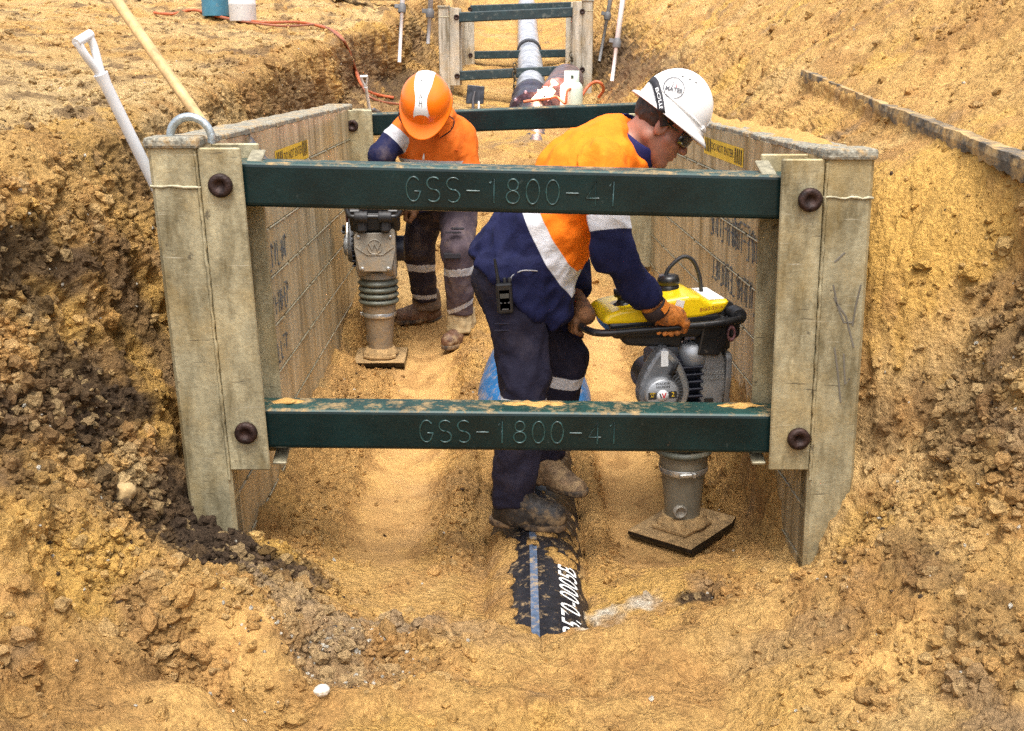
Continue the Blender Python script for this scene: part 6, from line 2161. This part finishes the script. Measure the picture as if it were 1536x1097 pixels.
# two-way radio clipped at the hip
c = A3(P(757, 447, 3.535))
rd = thing('two_way_radio', 'black two-way radio with stub aerial clipped at the hip of the worker in front', 'radio', c)
Mr = Matrix.Rotation(math.radians(-4), 4, 'Y')
mb = MB(); mb.box((0, 0, 0), (.056, .030, .105), bev=.007, seg=2, M=Mr); mb.box((0, .01, -.005), (.050, .05, .085), bev=.008, M=Mr)
mb.build('case', mat('radio_plastic', (.012, .012, .014), .42, var=.3, vscale=30), rd)
mb = MB(); mb.tube([(-.017, 0, .05), (-.019, 0, .075), (-.024, 0, .135)], [.0075, .006, .0045], 10, 0, Mr); mb.build('aerial', RUBBER, rd)
mb = MB()
for x in (.004, .020):
    mb.lathe([(.0065, .052), (.0065, .066), (.005, .069), (0, .069)], 12, 0, Mr @ Matrix.Translation((x, 0, 0))); mb.build('knob', RUBBER, rd); mb = MB()
mb.box((0, -.016, .010), (.030, .003, .016), M=Mr); mb.build('screen', mat('lcd_grey', (.055, .062, .06), .3), rd)
mb = MB()
for x in (-.013, 0, .013): mb.box((x, -.016, -.014), (.006, .003, .004), M=Mr)
mb.box((0, -.016, -.036), (.022, .002, .004), M=Mr)
mb.build('keys', mat('key_grey', (.09, .09, .09), .5), rd)
mb = MB(); mb.tube(smooth_path([(.02, 0, .055), (.025, .0, .075), (.055, .0, .092), (.085, .0, .094), (.11, .02, .088)], 5), .0022, 6); mb.build('earpiece_lead', mat('lead_white', (.4, .4, .42), .5), rd)

# =================================================================== worker behind, facing the camera, head down
def floor_pt(px, py, Y0=5.0, Y1=7.0): return on_ground(px, py, Y0, Y1)
w2 = thing('person', 'worker in orange helmet with white crown band bowed over the mud-caked rammer', 'person', (-.45, 5.9, ground_z(-.45, 5.9)))
I2 = Matrix.Translation(-w2.location)
fR = floor_pt(638, 492); fL = floor_pt(682, 522)
YR, YL = fR.y, fL.y
ankR2, ankL2 = A3(P(640, 462, YR + .02)), A3(P(692, 478, YL + .05))
kneeR2, kneeL2 = A3(P(627, 372, YR - .16)), A3(P(686, 372, YL - .10))
Yp = .5 * (YR + YL) + .02
hipR2, hipL2 = A3(P(646, 298, Yp)), A3(P(688, 298, Yp - .05))
pel2, belly2, chest2, neck2 = A3(P(667, 285, Yp)), A3(P(665, 255, Yp - .13)), A3(P(656, 218, Yp - .32)), A3(P(645, 178, Yp - .44))
shR2, shL2 = A3(P(613, 190, Yp - .44)), A3(P(692, 205, Yp - .33))
elR2, wrR2 = A3(P(572, 234, Yp - .50)), A3(P(590, 300, Yp - .30))
elL2, wrL2 = A3(P(704, 262, Yp - .35)), A3(P(626, 308, Yp - .26))
hc2 = A3(P(640, 160, Yp - .60))
f2 = A3((-.10, -.62, -.78)); f2 /= np.linalg.norm(f2)
RH2 = head_frame(f2, (0, -.6, .8))
SXY = A3((.86, .5, 0))        # across the shoulders
SF = np.cross(SXY, (0, 0, 1))
def torso2(p, o=0.0):
    d = cap(p, pel2, belly2, .135 + o, .138 + o, SXY, .86)
    d = smin(d, cap(p, belly2, chest2, .138 + o, .145 + o, SXY, .82), .05)
    d = smin(d, cap(p, chest2, neck2, .142 + o, .085 + o, SXY, .74), .05)
    return d
def armR2(p, o=0.0): return smin(cap(p, shR2, elR2, .062 + o, .050 + o), cap(p, elR2, wrR2, .050 + o, .036 + o), .03)
def armL2(p, o=0.0): return smin(cap(p, shL2, elL2, .062 + o, .050 + o), cap(p, elL2, wrL2, .050 + o, .036 + o), .03)
def legR2(p, o=0.0): return smin(cap(p, hipR2, kneeR2, .090 + o, .064 + o), cap(p, kneeR2, ankR2, .064 + o, .048 + o), .03)
def legL2(p, o=0.0): return smin(cap(p, hipL2, kneeL2, .090 + o, .064 + o), cap(p, kneeL2, ankL2, .064 + o, .048 + o), .03)
rail2 = A3((wrR2[0] + .01, wrR2[1] - .02, wrR2[2] - .05)); rail2L = A3((wrL2[0] - .03, wrL2[1] - .02, wrL2[2] - .05))
def body2(p):
    d = smin(torso2(p, -.02), smin(legR2(p, -.008), legL2(p, -.008), .02), .03)
    d = smin(d, smin(armR2(p, -.008), armL2(p, -.008), .01), .03)
    d = smin(d, cap(p, neck2, hc2 + RH2 @ A3((-.04, 0, -.05)), .062, .058), .03)
    return smin(d, head_sdf((p - hc2) @ RH2), .012)
lo, hi = bounds([pel2, shR2, shL2, elR2, elL2, wrR2, wrL2, ankR2, ankL2, hc2, hc2 + .02, kneeR2], .16)
b2 = sdf_obj('body', body2, lo, hi, .008, SKIN, w2); b2.matrix_parent_inverse = I2
def shirt2(p):
    d = smin(torso2(p, .014), cap(p, pel2, pel2 + A3((0, 0, -.06)), .150, .150, SXY, .85), .04)
    nk = (hc2 - neck2) / np.linalg.norm(hc2 - neck2)
    d = np.maximum(d, (p - (neck2 + nk * .02)) @ nk)
    d = smin(smin(d, sleeve(p, shR2, elR2, wrR2, wrR2, .014), .03), sleeve(p, shL2, elL2, wrL2, wrL2, .014), .03)
    return np.maximum(d, (pel2[2] - .10) - p[:, 2])
tp2 = A3(P(668, 246, Yp - .30))
def zone2(V, N):
    out = (V[:, 2] - tp2[2]) + .05 * (V[:, 0] - tp2[0])
    da, db, dt = armR2(V), armL2(V), torso2(V)
    out = np.where((da < dt - .008) & (da < db), .085 - limb_t(V, shR2, elR2), out)
    out = np.where((db < dt - .008) & (db < da), .20 - limb_t(V, shL2, elL2), out)
    return out
SH2 = cloth('hi_vis_shirt_worn', [(0, NAVY), (-.030, (.50, .50, .52)), (.030, (.70, .145, .012))], muck=.25)
def d2(V, N): return folds(V, (.05, .2, 1), .012, 12, 4) + folds(V, (.5, .3, .6), .006, 18, 9)
lo, hi = bounds([pel2 - A3((0, 0, .1)), chest2, shR2, shL2, elR2, elL2, wrR2, wrL2, neck2], .18)
sh2 = sdf_obj('shirt', shirt2, lo, hi, .008, SH2, w2, disp=d2, attrs={'zone': zone2}); sh2.matrix_parent_inverse = I2
# open collar, placket, pocket pen, chest badge
DARKED = mat('collar_edge', (.03, .012, .012), .8)
ORC = cloth('collar_orange', [(0, (.80, .16, .012))])
for pts, s in (([(612, 163), (598, 170), (604, 186), (614, 196), (616, 180)], -1), ([(668, 170), (681, 181), (676, 196), (660, 207), (657, 192)], 1)):
    q = [Vector(P(px, py, Yp - .545 + (.03 if i in (0,) else 0))) for i, (px, py) in enumerate(pts)]
    mb = MB(); mb.add(q, [list(range(len(q)))]); o = mb.build('collar', ORC, sh2)
    md = o.modifiers.new('t', 'SOLIDIFY'); md.thickness = .012
    mb = MB(); mb.tube([v + Vector((0, -.004, 0)) for v in smooth_path(q[:4], 4)], .0035, 6); mb.build('piping', DARKED, o)
mb = MB(); mb.tube([Vector(P(636, 228, Yp - .50)), Vector(P(635, 239, Yp - .485))], .006, 8); mb.build('pocket_pen', WHITEINK, sh2)
mb = MB(); mb.tube([Vector(P(641, 221, Yp - .49)), Vector(P(648, 226, Yp - .485)), Vector(P(654, 230, Yp - .475))], [.005, .006, .006], 6); mb.build('chest_badge', INK, sh2)
mb = MB(); mb.tube([Vector(P(x_, y_, Yp - .492 + .0012 * (y_ - 205))) for x_, y_ in ((640, 206), (636, 215), (634, 226), (634, 244))], .0045, 6); mb.build('placket', cloth('placket_orange', [(0, (.55, .10, .01))]), sh2)
for (pa_, pb_) in (((607, 218), (628, 222)), ((652, 222), (690, 226))):
    mb = MB(); mb.tube([Vector(P(lerp(pa_[0], pb_[0], q / 6), lerp(pa_[1], pb_[1], q / 6), Yp - .475 + .02 * abs(q / 6 - .3))) for q in range(7)], .003, 5); mb.build('pocket_flap', cloth('flap_orange', [(0, (.6, .11, .01))]), sh2)
def trous2(p):
    d = smin(cap(p, pel2 + A3((0, 0, .03)), pel2 + A3((0, 0, -.06)), .138, .145, SXY, .85), smin(legR2(p, .020), legL2(p, .020), .02), .05)
    d = np.maximum(d, p[:, 2] - (pel2[2] + .06))
    zc = np.where(legR2(p) < legL2(p), ankR2[2] + .055, ankL2[2] + .035)
    return np.maximum(d, zc - p[:, 2])
def ztr2(V, N):
    zR = [A3(P(624, 399, YR - .1))[2], A3(P(631, 441, YR))[2]]; zL = [A3(P(682, 405, YL - .05))[2], A3(P(690, 459, YL))[2]]
    r = np.maximum(.022 - np.abs(V[:, 2] - zR[0] + .05 * (V[:, 0] - ankR2[0])), .014 - np.abs(V[:, 2] - zR[1]))
    l = np.maximum(.022 - np.abs(V[:, 2] - zL[0] - .08 * (V[:, 0] - ankL2[0])), .014 - np.abs(V[:, 2] - zL[1] - .5 * (V[:, 0] - ankL2[0])))
    isr = legR2(V) < legL2(V)
    out = np.where(isr, r, l)
    dark = np.where(isr, 1.0, 0.0)
    return np.where(out > 0, out + 10, -dark * 1.0 + 0)
TR2 = cloth('purple_grey_work_trousers', [(0, (.030, .024, .036)), (-.5, (.088, .064, .076)), (5, (.55, .55, .56))], muck=.35)
lo, hi = bounds([pel2 + A3((0, 0, .1)), hipR2, hipL2, kneeR2, kneeL2, ankR2, ankL2], .15)
tr2 = sdf_obj('trousers', trous2, lo, hi, .008, TR2, w2, disp=lambda V, N: folds(V, (.2, .1, .97), .013, 11, 2) + .006 * pnoise(V * 16), attrs={'zone': ztr2}); tr2.matrix_parent_inverse = I2
mb = MB()
for (x0_, x1_, yv, hh_) in ((665, 691, 384, 10), (668, 692, 349, 3), (676, 697, 343, 4)):
    mb.prism([(0, 0), (1, 0), (1, 1), (0, 1)], 0, 1) if False else None
    q0, q1 = P(x0_, yv + hh_ / 2, YL - .19), P(x1_, yv - hh_ / 2, YL - .175)
    mb.box(((q0.x + q1.x) / 2, (q0.y + q1.y) / 2 - .002, (q0.z + q1.z) / 2), (abs(q1.x - q0.x), .02, abs(q1.z - q0.z)), bev=.006)
    mb.build('knee_patch', mat('dark_patch', (.02, .017, .022), .85, var=.4, vscale=30), tr2); mb = MB()
g_ = A3(P(617, 324, Yp - .18))
mb = MB(); mb.torus(.02, .005, frame(g_, (1, 0, 0), (0, 0, 1), (0, -1, 0)), n=14, k=6); mb.build('key_clip', mat('yellow_green_clip', (.42, .5, .05), .5), tr2)
up = (0, 0, 1)
fR0 = A3((P(654, 488, YR).x, YR + .05, 0)); fR1 = A3((P(597, 488, YR).x, YR - .05, 0)); fR0[2] = fR1[2] = fR.z + .004
fL0 = A3((P(706, 500, YL).x, YL + .13, 0)); fL1 = A3((P(668, 530, YL).x, YL - .10, 0)); fL0[2] = fL1[2] = fL.z + .004
fR1 = fR0 + (fR1 - fR0) / np.linalg.norm(fR1 - fR0) * .27; fL1 = fL0 + (fL1 - fL0) / np.linalg.norm(fL1 - fL0) * .27
make_boots(w2, [(fR0, fR1, ankR2, up, BOOTR, ''), (fL0, fL1, ankL2, up, BOOTR, '')], BOOTR, I2)
for ank, ft, zt, zb_, nm, mm in ((ankR2, fR, .20, .085, 'gaiter', mat('brown_gaiter', (.17, .115, .075), .85, var=.25, vscale=18, bump=.6, bscale=60)), (ankL2, fL, .215, .085, 'gaiter', GAITER)):
    lo_, hi_ = ank - .16, ank + .16
    cz = ft.z
    o = sdf_obj(nm, lambda p: np.maximum(np.maximum(cap(p, A3((ank[0], ank[1], cz)), A3((ank[0], ank[1], cz + .25)), .088, .074), p[:, 2] - cz - zt), cz + zb_ - p[:, 2]), np.minimum(lo_, A3((9, 9, cz))), hi_, .008, mm, w2,
                disp=lambda V, N: .008 * pnoise(V * 26) + folds(V, (0, 0, 1), .006, 16, 5)); o.matrix_parent_inverse = I2
# gloves on the handle's rail
for (wr, br, s) in ((wrR2, rail2, 1), (wrL2, rail2L, -1)):
    o = sdf_obj('glove', lambda p: hand_sdf(p, wr, br, A3((0, -1, 0)), A3((.9 * s, 0, -.1)), A3((0, 0, -1)), s), *bounds([wr, br], .12), .0055, GLOVED, w2); o.matrix_parent_inverse = I2
# helmet with peak and white crown band
MH2 = to_world(RH2, hc2)
rows = []
for k in range(13):
    t = k / 12
    z = .050 + .125 * math.cos(t * PI / 2) ** .92
    s = math.sin(t * PI / 2) ** .86 if k else .02
    rows.append((.140 * s, .124 * s, .0, z, 0))
rows += [(.143, .128, .0, .045, 0), (.146, .131, .0, .036, 0), (.150, .134, .0, .032, 0), (.146, .130, 0, .030, 0), (.135, .12, 0, .045, 0)]
def ridge2(a, z): return 0
vs, fs = helmet_mesh(rows, 0, 0)
ws = []
for (x, y, z) in vs:
    if z < .040 and x > 0:      # the peak
        k = (x / .15) ** 1.5
        x += .065 * k; z -= .016 * k
    # raised crown band
    wd = .040 + .010 * abs(x) / .14
    if z > .055: z += .006 * (1 - float(sstep(wd - .008, wd + .006, np.array(abs(y)))))
    ws.append((x, y, z))
n_ = 56
mb = MB(); mb.add(ws, fs, 0, MH2, True)
ORH = mat('orange_helmet_plastic', (.95, .17, .002), .33, var=.05, vscale=6, coat=.15)
he2 = mb.build('helmet', ORH, w2); he2.matrix_parent_inverse = I2
def dome2(x, y, lift):
    wd = .040 + .010 * abs(x) / .14
    sr = min(1.0, ((x / .140) ** 2 + (y / .124) ** 2) ** .5)
    z = .050 + .125 * math.cos(math.asin(sr ** (1 / .86))) ** .92 + .0062 * (1 - float(sstep(wd - .008, wd + .006, np.array(abs(y))))) + lift
    return (x, y, z)
mb = MB(); vs = []; fs = []
nx, ny = 40, 11
for i in range(nx):
    x = -.125 + .258 * i / (nx - 1)
    wd = .046 - .018 * math.exp(-((x - .085) / .06) ** 2) + .008 * math.exp(-((x - .14) / .02) ** 2)
    for j in range(ny):
        y = wd * (j / (ny - 1) * 2 - 1)
        vs.append(dome2(min(x, .131), y, .0022))
for i in range(nx - 1):
    for j in range(ny - 1): fs.append((i * ny + j, (i + 1) * ny + j, (i + 1) * ny + j + 1, i * ny + j + 1))
mb.add(vs, fs, 0, MH2, True)
cb = mb.build('crown_band', mat('white_crown_tape', (.78, .77, .76), .35, var=.05, vscale=10, coat=.2), he2)
mb = MB()
for i, ch in enumerate('RIVAH'):
    xo = -.030 + i * .0285
    for pl_ in STROKES[ch]:
        pts = []
        for (a, b_), (c_, d_) in zip(pl_[:-1], pl_[1:]):
            for q in range(4): pts.append((a + (c_ - a) * q / 4, b_ + (d_ - b_) * q / 4))
        pts.append(pl_[-1])
        mb.tube([dome2(xo + (1 - p[1]) * .024, (.010 - .0035 * i * .5) * 0 + (p[0] - .35) * .026 - .006 + .004 * i * .3, .003) for p in pts], .0013, 5, 0, MH2)
mb.build('handwritten_letters', INK, cb)
